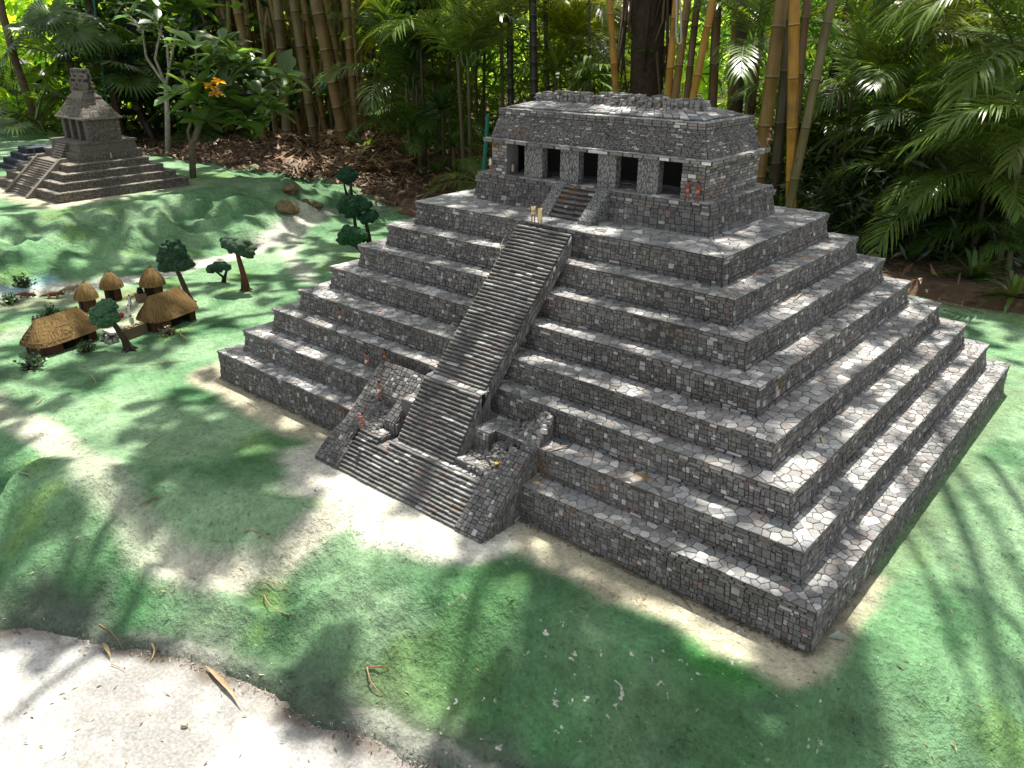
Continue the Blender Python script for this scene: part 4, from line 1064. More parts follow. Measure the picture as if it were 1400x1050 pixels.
# village objects
def flat_wall(px, py):
    p = ground(px, py); mb = MB(); mb.box((0, 0, .022), (.10, .035, .055), (.13, .1, .062), None, .003)
    for k in range(14): mb.pebble((rnd.uniform(-.048, .048), rnd.uniform(-.014, .014), .05), (.015, .012, .01), (.2, .16, .1))
    o = mb.build('low_wall', M_mud); o.location = p; o.rotation_euler = (0, 0, HA-.1); tag(o, 'low brown mud wall block left of the golden-roofed hut', 'wall model')
flat_wall(187, 459)
t = thing('clay_pot', 'black clay pot standing on a brown block beside the right round hut', 'pot', ground(194, 412))
mb = MB(); mb.box((0, 0, .02), (.05, .04, .045), (.13, .1, .06), None, .002); mb.build('stand', M_mud, t)
mb = MB(); mb.lathe([(.006, .042), (.014, .047), (.017, .055), (.013, .064), (.010, .068), (.013, .072)], 14, (.012, .012, .014)); mb.build('pot', M_mud, t, True)
t = thing('cooking_hearth', 'heap of grey and white stones under a pale slab right of the nearest long hut', 'stone heap', ground(154, 466))
mb = MB()
for k in range(46): mb.pebble((rnd.uniform(-.035, .035), rnd.uniform(-.025, .025), rnd.uniform(.0, .03)), (.017, .014, .013), rnd.choice(((.3, .29, .26), (.1, .09, .08), (.42, .4, .36))))
mb.build('stones', M_rock, t)
mb = MB(); mb.box((0, .005, .045), (.08, .05, .008), (.5, .48, .42), None, .003); mb.build('slab', M_rock, t)
mb = MB(); mb.lathe([(.004, .0), (.012, .005), (.015, .014), (.010, .022), (.003, .026)], 12, (.3, .03, .025)); o = mb.build('bundle', M_cloth, None, True); o.location = ground(166, 434); tag(o, 'round red bundle on the pale yard beside the leaning tree', 'bundle')
for i, (px, py, lab) in enumerate(((35, 407, 'brown crouching animal figure on the sand nearest the stream'), (71, 407, 'small brown animal figure lying on the middle of the sand'), (95, 399, 'pale-backed animal figure at the right end of the sandy bank'))):
    p = ground(px, py); mb = MB(); c = (.12, .06, .03) if i < 2 else (.3, .22, .14)
    # head, body and tail in one tapering surface with four bent legs
    mb.tube([(-.05, 0, .012), (-.03, .0, .016), (0, .002, .018), (.022, .0, .015), (.034, 0, .018), (.046, .0, .016), (.056, 0, .013)], [.002, .006, .012, .011, .007, .009, .004], 8, c)
    for sx in (-.014, .02):
        for sy in (-1, 1): mb.tube([(sx, sy*.006, .014), (sx+.006, sy*.017, .012), (sx+.002, sy*.02, 0), (sx+.01, sy*.022, -.002)], [.005, .0038, .003, .002], 6, c)
    for sy in (-1, 1): mb.tube([(.044, sy*.005, .023), (.040, sy*.008, .031)], [.003, .001], 5, c)
    o = mb.build('animal_figure', M_mud, None, True); o.location = p; o.rotation_euler = (0, 0, .6+.5*i); o.scale = (1.1,)*3; tag(o, lab, 'animal figurine', 'animal figures on the sand')
for i, (px, py, w, lab) in enumerate(((248, 462, .13, 'pale stick lying right in front of the golden-roofed hut'),)):
    p = ground(px, py); mb = MB(); mb.tube([p+V((-.06, .03, .012)), p+V((0, 0, .014)), p+V((.06, .0, .008))], [.004, .004, .003], 6, (.38, .3, .17)); tag(mb.build('stick', M_dry), lab, 'stick')
# boulders at the trail head
import bmesh
for px, py, s, lab in ((392, 282, 0.065, 'largest mottled brown boulder at the trail head on the hill edge'), (398, 262, 0.053, 'dark upright boulder behind the largest one at the trail head'), (418, 278, 0.031, 'small brown rock at the right foot of the trail boulders'), (434, 283, 0.037, 'low mossy rock beside the trail, rightmost of the boulders')):
    p = ground(px, py); bm = bmesh.new(); bmesh.ops.create_icosphere(bm, subdivisions=4, radius=1); mb = MB(); off = rnd.uniform(0, 30)
    for v in bm.verts:
        n = v.co.normalized(); k = 1+.5*noise.noise(n*1.3+V((off, 0, 0)))+.2*noise.noise(n*3.3+V((0, off, 0)))+.08*noise.noise(n*8)
        q = n*s*k; mb.v.append((q.x*1.2, q.y, q.z*.8+s*.25))
    for f in bm.faces: mb.face([v.index for v in f.verts], rnd.choice(((.17, .12, .06), (.2, .15, .08), (.13, .1, .055))))
    bm.free(); o = mb.build('boulder', M_rock, None, True); o.location = p; tag(o, lab, 'boulder', 'boulders at the trail head')
print('village', time.time()-T0)
# ------------------------------------------------------------------ sun direction
SUN_EL = R(66); SUNH = V((-.45, .89, 0)).normalized()
SUN = SUNH*math.cos(SUN_EL)+V((0, 0, math.sin(SUN_EL)))

# ------------------------------------------------------------------ bamboo
def culm(pa, pb, d, w_px, col, label, group, name='bamboo_culm', ztop=5.5, seg=.3, d2=None):
    A = atd(*pa, d2 or d); B = atd(*pb, d); dirv = (A-B).normalized()
    g = floor_z(B.x, B.y)-.03
    base = B+dirv*((g-B.z)/dirv.z) if abs(dirv.z) > .2 else B
    top = base+dirv*((ztop-g)/max(.3, dirv.z)); r = w_px/2*d/F_PX*.98
    L = (top-base).length; n = int(L/seg); mb = MB(); pts = []; rad = []; cols = []
    bend = V((rnd.uniform(-.1, .1), rnd.uniform(-.1, .1), 0)); ph = rnd.random()
    dk = tuple(q*.35 for q in col); pale = tuple(min(.8, q*1.25+.03) for q in col)
    def P(s): t = s/L; return base+dirv*s+bend*(t*(1-t)*1.5)-base
    s = 0; k = 0
    while s < L:
        sg = seg*(.75+.25*min(1, k*.25))*(1+.12*math.sin(k*1.7+ph*6)); k += 1
        rr_ = r*(1.04-.32*s/L)
        e = rr_*.16
        for ds, f, c in ((0, 1.0, pale), (e, 1.0, col), (sg*.5, .98, col), (sg-e*2.2, 1.0, dk), (sg-e, 1.13, dk), (sg-e*.4, .97, pale)):
            if pts and s+ds <= pts[-1][0]+1e-4: continue
            pts.append((s+ds, f)); rad.append(rr_*f); cw = rnd.uniform(.9, 1.1); cols.append(tuple(q*cw for q in c))
        s += sg
    mb.tube([P(p[0]) for p in pts], rad, 10, None, True, cols)
    o = link(name, mb.mesh(name, M_bamboo, True)); o.location = base
    return tag(o, label, 'bamboo', group)
YEL = (.36, .185, .02); OCH = (.19, .115, .027); BRN = (.12, .07, .024); OLV = (.13, .11, .04); DRK = (.06, .045, .022)
GY = 'bamboo culms behind the big temple'
RB = [((922, 0), (911, 128), 5.6, 9.5, YEL, 'bright yellow bamboo culm leaning right, leftmost of the cluster rising behind the temple roof'),
      ((943, 0), (925, 132), 5.9, 10.5, OCH, 'ochre bamboo culm beside the hanging rope loop behind the temple roof'),
      ((952, 0), (938, 135), 6.2, 9, BRN, 'brown bamboo culm just right of the rope loop behind the temple roof'),
      ((975, -10), (946, 135), 5.3, 10, YEL, 'brightest slanting yellow bamboo culm over the right half of the roof comb'),
      ((981, 0), (974, 150), 6.2, 12, BRN, 'dark brown upright bamboo culm right of the slanting yellow one'),
      ((1005, 0), (998, 130), 7.0, 6.5, OCH, 'thin ochre bamboo culm far behind the temple right end'),
      ((1014, 0), (1007, 150), 6.6, 14, DRK, 'near-black bamboo culm standing behind the right end of the roof comb'),
      ((1042, 0), (1025, 165), 6.3, 9, BRN, 'slim brown bamboo culm behind the fan of shiny palm leaves'),
      ((1071, 0), (1039, 235), 5.0, 17, OCH, 'thick ochre bamboo culm right behind the temple right corner'),
      ((1083, 0), (1060, 240), 5.5, 15, DRK, 'dark thick bamboo culm between the ochre and the golden ones'),
      ((1090, 0), (1083, 245), 4.75, 14, YEL, 'thick golden-yellow bamboo culm with dark streaks, most upright one right of the temple'),
      ((1106, 0), (1080, 262), 5.4, 10, BRN, 'thin brown bamboo culm half hidden by the golden one'),
      ((1138, 0), (1088, 240), 4.7, 12, OLV, 'olive bamboo culm leaning right beside the golden one'),
      ((1167, 0), (1140, 110), 6.6, 13, DRK, 'dark slanting culm among the palms, rightmost of the bamboo'),
      ((835, 0), (842, 115), 6.2, 9, YEL, 'lone yellow bamboo culm behind the middle of the roof comb')]
for pa, pb, d, w, c, lab in RB: culm(pa, pb, d, w, c, lab, GY, ztop=9.0)
LB = [((303, 0), (333, 120), 10.8, 11), ((320, 0), (352, 150), 10.2, 12), ((347, 0), (365, 160), 11.4, 9), ((376, 0), (392, 185), 9.6, 14), ((386, 0), (398, 190), 10.0, 8), ((402, 0), (431, 195), 9.4, 13),
      ((412, -20), (440, 150), 10.6, 9), ((432, 0), (473, 200), 9.2, 17), ((444, 0), (482, 170), 10.5, 9), ((463, 0), (472, 160), 11.5, 8), ((472, 0), (488, 190), 9.3, 12), ((482, 0), (493, 185), 9.9, 8), ((494, 0), (500, 160), 10.9, 8),
      ((512, -10), (506, 160), 11.4, 7), ((291, 0), (318, 100), 11.8, 9), ((334, 0), (340, 140), 12, 7), ((361, 0), (370, 150), 12.2, 7), ((424, 0), (425, 160), 12, 7), ((355, 0), (378, 170), 11, 6), ((396, 0), (415, 170), 11.2, 6), ((452, 0), (462, 170), 11.6, 6), ((520, 0), (515, 170), 11, 7), ((313, 0), (326, 110), 11.6, 6), ((440, 0), (455, 160), 11.8, 6)]
ORD2 = ORD+['twenty-first', 'twenty-second', 'twenty-third', 'twenty-fourth', 'twenty-fifth']
LW = ['leaning', 'slim', 'thick', 'thin shaded', 'dark', 'mottled']
order = sorted(range(len(LB)), key=lambda i: LB[i][1][0])
for rank, i in enumerate(order):
    pa, pb, d, w = LB[i]; kind = 'thick' if w > 12 else ('slim' if w < 9 else 'medium')
    c = rnd.choice(((.21, .135, .045), (.17, .115, .04), (.25, .16, .05), (.15, .115, .045)))
    culm(pa, pb, d, w*.88, c, '%s brown bamboo culm in the left grove, %s counted from the grove\'s left edge' % (kind, ORD2[rank]), 'bamboo culms of the left grove', ztop=8.0, seg=.32)
# dark slim trunks and the left tree trunk
for pa, pb, d, w, c, lab in (((727, 10), (730, 150), 7.2, 11, (.018, .016, .012), 'dark slim palm trunk behind the left part of the temple roof'), ((700, 0), (701, 160), 7.6, 9, (.02, .018, .014), 'darkest thin palm trunk left of the temple roof comb'),
                             ((748, 0), (752, 150), 8.2, 6, (.05, .05, .03), 'thin grey-green stem behind the left end of the roof comb'), ((806, 60), (807, 140), 7.8, 4, (.12, .12, .09), 'thin pale stem behind the roof comb')):
    culm(pa, pb, d, w, c, lab, 'slim trunks behind the temple', 'slim_trunk', ztop=3.2, seg=.12)
culm((120, 0), (155, 75), 10.5, 11, (.06, .042, .03), 'dark leaning trunk above the small pyramid', None, 'slim_trunk', ztop=3.5, seg=.5)

# ------------------------------------------------------------------ leaves and fronds
def gcol(c, lo=.7, hi=1.35): w = rnd.uniform(lo, hi); return (c[0]*w*rnd.uniform(.85, 1.2), c[1]*w, c[2]*w*rnd.uniform(.8, 1.2))
def frond_mesh(L, e0, droop, n, leaf, wd, col, roll=0., curl=.25):
    mb = MB(); K = 14; pts = []; p = V((0, 0, 0)); tang = []
    for i in range(K+1):
        t = i/K; e = e0-droop*t**1.3; d = V((math.cos(e), roll*t*.4, math.sin(e))).normalized(); tang.append(d); pts.append(p.copy()); p = p+d*(L/K)
    mb.tube(pts, [L*.009*(1-.85*i/K)+.0008 for i in range(K+1)], 5, tuple(q*1.25 for q in col), False)
    for i in range(n):
        t = .14+.86*i/(n-1); f = t*K; k = min(int(f), K-1); q = pts[k].lerp(pts[k+1], f-k); T = tang[k]
        side = T.cross(V((0, 0, 1))); side = side.normalized() if side.length > 1e-3 else V((0, 1, 0)); nn = side.cross(T).normalized()
        al = R(72-44*t); l = leaf*(math.sin(math.pi*(.12+.80*t))**.75)
        for sg in (-1, 1):
            if rnd.random() < .04: continue
            a2 = al+rnd.uniform(-.1, .1); d = (T*math.cos(a2)+side*sg*math.sin(a2)+nn*rnd.uniform(.12, .3)).normalized()
            ll = l*rnd.uniform(.88, 1.08); w = d.cross(nn).normalized()*wd*rnd.uniform(.85, 1.15); cr = curl*rnd.uniform(.6, 1.3); dn = V((0, 0, -1))
            p1 = q+d*ll*.35+dn*ll*cr*.06; p2 = q+d*ll*.7+dn*ll*cr*.32; p3 = q+d*ll+dn*ll*cr*.9
            b = len(mb.v); mb.v += [tuple(v) for v in (q-w*.35, q+w*.35, p1-w, p1+w, p2-w*.8, p2+w*.8, p3)]
            c = gcol(col); mb.face((b, b+1, b+3, b+2), c); mb.face((b+2, b+3, b+5, b+4), c); mb.face((b+4, b+5, b+6), tuple(x*1.05 for x in c))
    return mb.mesh('frond', M_palm, True)
PG = (.10, .17, .03); PD = (.06, .12, .025); PY = (.19, .26, .035)
FR = {}
for key, col in (('g', PG), ('d', PD), ('y', PY)):
    FR[key] = [frond_mesh(1.0, R(e), R(dr), 46, .31, .0078, col, rnd.uniform(-.8, .8), cu) for e, dr, cu in ((82, 60, .2), (72, 85, .3), (62, 95, .35), (50, 90, .4), (38, 80, .45), (25, 80, .5), (68, 130, .6), (10, 55, .5), (-8, 62, .35))]
def palm(pc, d, L, n, key, label, group, stems=3, spread=(0, 6.283), low=0, trunkw=.019, ground_z=None, drop=0.):
    """clump palm whose fronds spring from photo point pc, d metres ahead"""
    c = atd(*pc, d); g = floor_z(c.x, c.y) if ground_z is None else ground_z
    if c.z < g+.02: c = V((c.x, c.y, g+.03))
    t = thing('palm', label, 'palm', V((c.x, c.y, g)), 0, group)
    h = c.z-g
    for s in range(max(1, (stems+1)//2)):
        a = rnd.uniform(0, 6.28); o = V((math.cos(a), math.sin(a), 0))*rnd.uniform(.02, .16)*min(1.5, h+.3)
        mb = MB(); K = 7; mb.tube([o*(.6+.4*i/K)+V((0, 0, -.05+(h+.12*L)*i/K)) for i in range(K+1)], [trunkw*(1-.35*i/K)*(1+.12*(i % 2)) for i in range(K+1)], 8, rnd.choice(((.10, .10, .035), (.075, .06, .03), (.12, .13, .04))))
        mb.build('stem', M_bamboo, t, True)
    for i in range(n):
        a = spread[0]+(spread[1]-spread[0])*(i+rnd.uniform(-.3, .3))/n; v = rnd.choice(range(8 if low else 7)) if low != 2 else rnd.choice((3, 4, 5, 6, 7))
        f = link('frond', rnd.choice(FR[key][v:v+1]), t, (rnd.uniform(-.06, .06)*L, rnd.uniform(-.06, .06)*L, h+rnd.uniform(-.25, .1)*L*drop), (rnd.uniform(-.15, .15), 0, a), L*rnd.uniform(.75, 1.12))
    return t
GP = 'palms behind the big pyramid'
palm((1180, 130), 6.0, 1.0, 16, 'g', 'large feathery palm just right of the bamboo cluster', GP, 5)
palm((1300, 262), 5.0, .72, 13, 'g', 'low palm arching its lit fronds over the right rear corner of the big pyramid', GP, 3, low=1)
palm((1400, 90), 5.0, 1.0, 15, 'g', 'tall palm at the right picture edge with wide drooping fronds', GP, 4)
palm((1275, 40), 6.6, 1.25, 16, 'y', 'yellow-green sunlit palm at the top right between two darker palms', GP, 5)
palm((1395, 300), 4.7, .62, 12, 'd', 'dark low palm at the right edge above the leaf litter', GP, 3, low=1)
palm((1120, 215), 6.4, .7, 12, 'd', 'small dark palm at the feet of the bamboo culms', GP, 2)
palm((1235, 190), 6.2, .9, 14, 'd', 'dark palm filling the gap behind the arching low palm', GP, 4)
palm((1325, 165), 6.8, 1.1, 14, 'd', 'shadowed palm in the middle of the right thicket', GP, 4)
palm((1030, 60), 6.0, .75, 9, 'g', 'shiny fan-like palm sprays before the dark culms over the temple right end', GP, 1, low=1)
def extra_frond(t, px, py, d, v, key, L, heading):
    p = atd(px, py, d)-t.location; link('frond', FR[key][v], t, p, (0, 0, heading), L)
HL = math.atan2(-RT.y, -RT.x)     # heading of picture-left
t_ = palm((1312, 250), 4.75, .6, 6, 'g', 'lit palm with one broad frond drooping left over the pyramid corner', GP, 1)
extra_frond(t_, 1302, 256, 4.7, 8, 'g', .66, HL+.35); extra_frond(t_, 1322, 250, 4.75, 8, 'g', .5, HL-.3); extra_frond(t_, 1345, 262, 4.7, 8, 'g', .5, HL+2.4); extra_frond(t_, 1300, 350, 4.6, 8, 'd', .32, HL+1.2); extra_frond(t_, 1318, 255, 4.7, 5, 'g', .6, HL+.9); extra_frond(t_, 1330, 262, 4.7, 7, 'g', .6, HL-.4)
palm((1350, 235), 4.6, .62, 13, 'g', 'bushy palm low at the right behind the far corner of the big pyramid', GP, 2, low=1)
palm((1265, 200), 5.5, .8, 14, 'd', 'dark palm crowding the low arching palm from behind', GP, 2, low=1)
palm((1420, 190), 4.4, .75, 13, 'g', 'palm reaching in from the right edge at mid height', GP, 2, low=1)
palm((1390, 345), 4.3, .42, 10, 'd', 'small shaded palm at the right edge beside the fallen sticks', GP, 1, low=1)
palm((1200, 290), 5.6, .5, 10, 'd', 'small dark palm seedling clump behind the right terraces', GP, 1, low=1)
GC = 'palms left of the temple'
palm((560, 120), 8.2, 1.0, 15, 'd', 'dark tall palm left of centre with long hanging fronds', GC, 4)
palm((610, 70), 8.8, 1.05, 15, 'g', 'green palm behind the long-fronded dark one', GC, 4)
palm((640, 90), 7.3, 1.05, 13, 'g', 'palm with lit fronds hanging beside the temple left corner', GC, 3)
palm((580, 190), 7.9, .72, 12, 'd', 'low dark palm on the leaf litter left of the pyramid top', GC, 2, low=1)
palm((690, 30), 8.6, 1.3, 14, 'y', 'yellow-green palm at the top above the temple left end', GC, 4)
palm((650, 40), 9.2, 1.3, 13, 'y', 'sunlit yellow-green palm far behind the hanging fronds', GC, 3)
palm((820, 60), 9.0, 1.1, 12, 'y', 'far yellowish palm left of the big root-hung trunk', GC, 2)
palm((775, 70), 8.4, 1.1, 12, 'y', 'sunlit yellowish palm behind the roof comb', GC, 3)
palm((855, 125), 7.4, .7, 11, 'g', 'low palm whose leaf tips show just above the roof comb', GC, 2, low=1)
palm((655, 250), 6.6, .42, 9, 'g', 'small bright palm seedling beside the left end of the temple platform', GC, 1, low=2)
GL = 'palms of the left thicket'
palm((20, 130), 10.5, 1.0, 12, 'd', 'dark broad palm at the far left edge', GL, 2)
palm((55, 195), 9.6, .75, 10, 'd', 'low drooping palm left of the small pyramid roof', GL, 1, low=1)
palm((205, 150), 11, 1.1, 12, 'd', 'shadowed palm right of the small pyramid crest', GL, 3)
palm((290, 190), 10.3, .8, 10, 'd', 'low shadowed palm behind the broad-leaved tree', GL, 2)

def fan_mesh(Rr, n, col):
    mb = MB()
    for i in range(n):
        a = R(-150)+R(300)*i/(n-1); d = V((math.cos(a), math.sin(a), 0)); s = V((-math.sin(a), math.cos(a), 0)); l = Rr*rnd.uniform(.88, 1.06)
        c = gcol(col); q0 = d*.03; q1 = d*l*.55; q2 = d*l+V((0, 0, -l*.22)); w = Rr*.055; up = V((0, 0, w*.5))
        b = len(mb.v); mb.v += [tuple(v) for v in (q0, q1-s*w, q1+up, q1+s*w, q2)]
        mb.face((b, b+1, b+2), c); mb.face((b, b+2, b+3), tuple(x*.85 for x in c)); mb.face((b+1, b+4, b+2), c); mb.face((b+2, b+4, b+3), tuple(x*.85 for x in c))
    return mb.mesh('fan_leaf', M_palm)
FAN = [fan_mesh(.5, 30, PD) for _ in range(3)]
def fan_palm(pc, d, L, n, label):
    c = atd(*pc, d); g = floor_z(c.x, c.y); t = thing('fan_palm', label, 'fan palm', V((c.x, c.y, g)), 0, 'fan palms behind the small pyramid')
    h = max(.1, c.z-g)
    mb = MB(); mb.tube([(0, 0, -.05), (0.01, 0, h*.5), (0, 0, h)], [.05, .045, .04], 8, (.07, .05, .03)); mb.build('trunk', M_wood, t)
    for i in range(n):
        a = 6.283*i/n+rnd.uniform(-.3, .3); e = rnd.uniform(-.3, 1.2); dr = V((math.cos(a)*math.cos(e), math.sin(a)*math.cos(e), math.sin(e))); q = V((0, 0, h))+dr*L*.75
        mb = MB(); mb.tube([(0, 0, h), V((0, 0, h+.05))+dr*L*.4, q], [.012, .009, .006], 5, (.06, .1, .03)); mb.build('leaf_stalk', M_palm, t)
        f = link('fan_leaf', rnd.choice(FAN), t, q, None, L*rnd.uniform(.8, 1.15))
        f.rotation_euler = (rnd.uniform(-.3, .3), rnd.uniform(.1, .9), a)
fan_palm((95, 85), 9.6, .72, 12, 'dark round-leaved fan palm spreading above the small pyramid crest on its left')
fan_palm((150, 105), 9.9, .68, 10, 'fan palm half shaded directly right of the small pyramid crest')
fan_palm((50, 165), 9.0, .5, 7, 'low fan palm with pale hanging leaves left of the small pyramid roof')

# broad-leaved tree with rosettes
def rosette_mesh(n, L, col, up=.5):
    mb = MB()
    for i in range(n):
        a = 2.4*i+rnd.uniform(-.2, .2); e = up*rnd.uniform(-.3, 1.5); d = V((math.cos(a)*math.cos(e), math.sin(a)*math.cos(e), math.sin(e))); s = V((-math.sin(a), math.cos(a), 0)); nn = d.cross(s)
        l = L*rnd.uniform(.75, 1.15); w = l*.19; c = gcol(col, .6, 1.5); dn = V((0, 0, -l*.18))
        pr = [(0, .12), (.25, .55), (.55, 1.0), (.8, .8), (1.0, .05)]; b = len(mb.v)
        for t, ww in pr:
            p = d*l*t+dn*t*t; mb.v += [tuple(p-s*w*ww+nn*w*.25*ww), tuple(p), tuple(p+s*w*ww+nn*w*.25*ww)]
        for k in range(4):
            o = b+k*3; mb.face((o, o+1, o+4, o+3), c); mb.face((o+1, o+2, o+5, o+4), tuple(x*.9 for x in c))
    return mb.mesh('leaf_rosette', M_leaf, True)
BL = (.085, .17, .04); ROS = [rosette_mesh(11, .26, BL) for _ in range(5)]; ROSY = rosette_mesh(10, .2, (.40, .23, .03), .3)
def broadleaf(trunk_px, forks, rosettes, d, label, col, w=.028, yellow=None):
    b = ground(*trunk_px[0]); t = thing('broadleaf_tree', label, 'tree', b, 0, 'broad-leaved trees behind the small pyramid')
    dd = (b-CAM).dot(FH)
    def W(px, py, off=0): return atd(px, py, dd+off)-b
    mb = MB(); pts = [V((0, 0, -.05))]+[W(*p) for p in trunk_px[1:]]; mb.tube(pts, [w*(1-.35*i/(len(pts)-1)) for i in range(len(pts))], 9, col); mb.build('trunk', M_wood, t, True)
    for f in forks:
        mb = MB(); pts = [W(*p) for p in f]; mb.tube(pts, [w*.5*(1-.5*i/(len(pts)-1)) for i in range(len(pts))], 7, col); mb.build('branch', M_wood, t, True)
    for i, q in enumerate(rosettes):
        px, py = q[:2]; sc_ = q[2] if len(q) > 2 else 1.
        o = link('leaf_rosette', rnd.choice(ROS), t, W(px, py, rnd.uniform(-.25, .25)), (rnd.uniform(-.5, .5), rnd.uniform(-.5, .5), rnd.uniform(0, 6.28)), sc_*.82*rnd.uniform(.85, 1.2))
    if yellow:
        for px, py in yellow:
            o = link('leaf_rosette', ROSY, t, W(px, py, -.45), (.4, .3, rnd.uniform(0, 6)), .33); o['label'] = 'yellow and orange dying leaves'
broadleaf([(229, 222), (229, 165), (227, 116)], [[(227, 116), (215, 100), (200, 78), (195, 45), (170, 12)], [(227, 116), (231, 95), (228, 60), (215, 35)], [(231, 95), (236, 70), (240, 48), (252, 15)], [(227, 116), (212, 80), (218, 50), (222, 30)]],
          [(168, 8), (180, 22, .8), (195, 38), (215, 30), (232, 14), (250, 12), (262, 4, 1.2), (222, 38, .8), (205, 10), (240, 40, .9), (190, 60, .7), (275, 12), (210, -12, 1.2), (250, -14, 1.2), (180, -16, 1.2)], 0,
          'slender pale-barked tree forking above the small pyramid, glossy leaf tufts on top', (.34, .31, .25), .03)
broadleaf([(263, 243), (262, 200), (275, 165), (285, 130)], [[(262, 200), (257, 180), (263, 160), (270, 95), (267, 64)], [(285, 130), (300, 95), (308, 60)], [(285, 130), (320, 110), (332, 92)], [(275, 165), (300, 150), (322, 150), (350, 140)], [(322, 150), (345, 130), (375, 112)], [(275, 165), (255, 130), (252, 96)]],
          [(267, 62, 1.25), (306, 60, 1.1), (332, 90, 1.05), (310, 82, .8), (255, 96), (258, 120, .9), (288, 92, .8), (345, 112), (378, 108), (392, 104, .8), (362, 100, .8), (320, 150, 1.15), (345, 148, 1.2), (300, 135), (285, 150), (335, 165, 1.1), (270, 140), (372, 150, .9), (300, 110, .7), (355, 130, .8), (318, 132), (290, 75), (322, 72, .9), (345, 92, .9), (300, 165, 1.1), (358, 168, 1.1), (280, 165), (395, 130, .8), (240, 130, .8), (310, 115), (335, 122)], 0,
          'bushy broad-leaved tree right of the small pyramid with a yellow and orange leaf cluster', (.15, .13, .085), .026, [(288, 118), (294, 128), (299, 112)])
# lobed climber and dracaena-like tufts near the temple
def tuft(px, py, d, L, n, label, col=PG):
    c = atd(px, py, d); g = floor_z(c.x, c.y); z = max(c.z, g); mb = MB()
    for i in range(n):
        a = rnd.uniform(0, 6.28); e = rnd.uniform(.1, 1.3); dr = V((math.cos(a)*math.cos(e), math.sin(a)*math.cos(e), math.sin(e))); s = V((-math.sin(a), math.cos(a), 0)); l = L*rnd.uniform(.6, 1.1); w = L*.045; cc = gcol(col)
        q = [dr*l*t+V((0, 0, -l*.45*t*t)) for t in (0, .35, .7, 1)]; b = len(mb.v)
        for k, ww in enumerate((.6, 1, .8, .05)): mb.v += [tuple(q[k]-s*w*ww), tuple(q[k]+s*w*ww)]
        for k in range(3): mb.face((b+2*k, b+2*k+1, b+2*k+3, b+2*k+2), cc)
    if z > g+.1: mb.tube([V((0, 0, g-z)), V((0, 0, 0))], [.02, .015], 6, (.1, .08, .05))
    o = mb.build('strap_leaf_plant', M_palm); o.location = (c.x, c.y, z); return tag(o, label, 'plant', 'strap-leaved plants in the thicket')
tuft(575, 60, 8.0, .5, 60, 'dense shiny strap-leaved plant at the top centre left', (.04, .11, .03))
tuft(560, 20, 8.2, .5, 60, 'glossy strap-leaved tuft at the top edge above the hanging dark palm', (.05, .13, .035))
tuft(605, 150, 7.6, .4, 50, 'strap-leaved plant on the shaded bank left of the temple', (.04, .1, .025))
tuft(500, 212, 8.8, .5, 34, 'low strap-leaved plant on the litter under the bamboo grove', (.09, .16, .05))
tuft(520, 245, 7.6, .35, 26, 'small strap-leaved seedling at the litter edge above the stacked model trees', (.10, .17, .05))
tuft(620, 200, 7.5, .38, 40, 'dark strap-leaved clump behind the pyramid top left corner', PD)
tuft(760, 100, 7.6, .55, 40, 'yellow-green leafy clump behind the roof comb left half', (.12, .2, .03))
tuft(800, 110, 7.2, .45, 40, 'leafy clump behind the middle of the roof comb', (.08, .16, .03))
tuft(1150, 265, 5.6, .4, 40, 'dark leafy clump at the foot of the golden bamboo', PD)
tuft(400, 150, 9.8, .45, 40, 'dark leafy clump at the feet of the left bamboo grove', (.03, .09, .03))
tuft(450, 130, 10.2, .5, 40, 'shaded leafy clump in the middle of the left bamboo grove', (.03, .09, .03))
for px, py, s_, n_, lab in ((345, 196, .34, 26, 'low green tuft on the litter right of the broad-leaved tree'), (418, 208, .32, 24, 'low tuft at the foot of the thickest culms in the left grove'), (556, 222, .4, 34, 'drooping tuft on the litter behind the farthest dark model tree'), (600, 240, .36, 32, 'low green tuft at the litter edge left of the pyramid top'), (462, 222, .28, 22, 'small pale green tuft at the front edge of the grove litter'), (1330, 380, .3, 34, 'dark low tuft on the soil behind the right corner of the big pyramid'), (1262, 352, .3, 34, 'dark tuft under the broad lit frond at the right'), (1385, 405, .26, 26, 'small dark tuft at the right edge beside the fallen sticks')):
    g_ = ground(px, py); tuft(px, py, (g_-CAM).dot(FH), s_, n_, lab, rnd.choice((PG, (.06, .12, .03), PD)))
# thin green pole and hanging rope
mb = MB(); A = atd(667, 158, 5.9); B = atd(661, 236, 5.9); dv = (B-A).normalized(); mb.tube([A, B+dv*((B.z-floor_z(B.x, B.y))/-dv.z)], [.014, .015], 10, (.012, .13, .085))
mb.tube([A+V((0, 0, .012)), A], [.004, .014], 10, (.012, .13, .085)); tag(mb.build('pole', M_paintpole), 'thin teal green pole standing left of the temple corner', 'pole')
mb = MB(); A = atd(128, 0, 9.8); B = atd(144, 126, 9.8); mb.tube([A+(A-B)*.8, A, B, B+(B-A)*.5], [.012]*4, 7, (.03, .16, .11)); tag(mb.build('pole', M_paintpole), 'thin teal cord-like pole slanting behind the small pyramid crest', 'pole')
mb = MB(); q = [(925, -30), (925, 20), (924.5, 48), (926, 58), (929, 61), (931.5, 57), (931, 30), (929, -30)]; mb.tube([atd(*p, 5.2) for p in q], [.006]*8, 6, (.38, .37, .31)); tag(mb.build('rope_loop', M_cloth, None, True), 'pale rope hanging in a long loop before the ochre bamboo', 'rope')

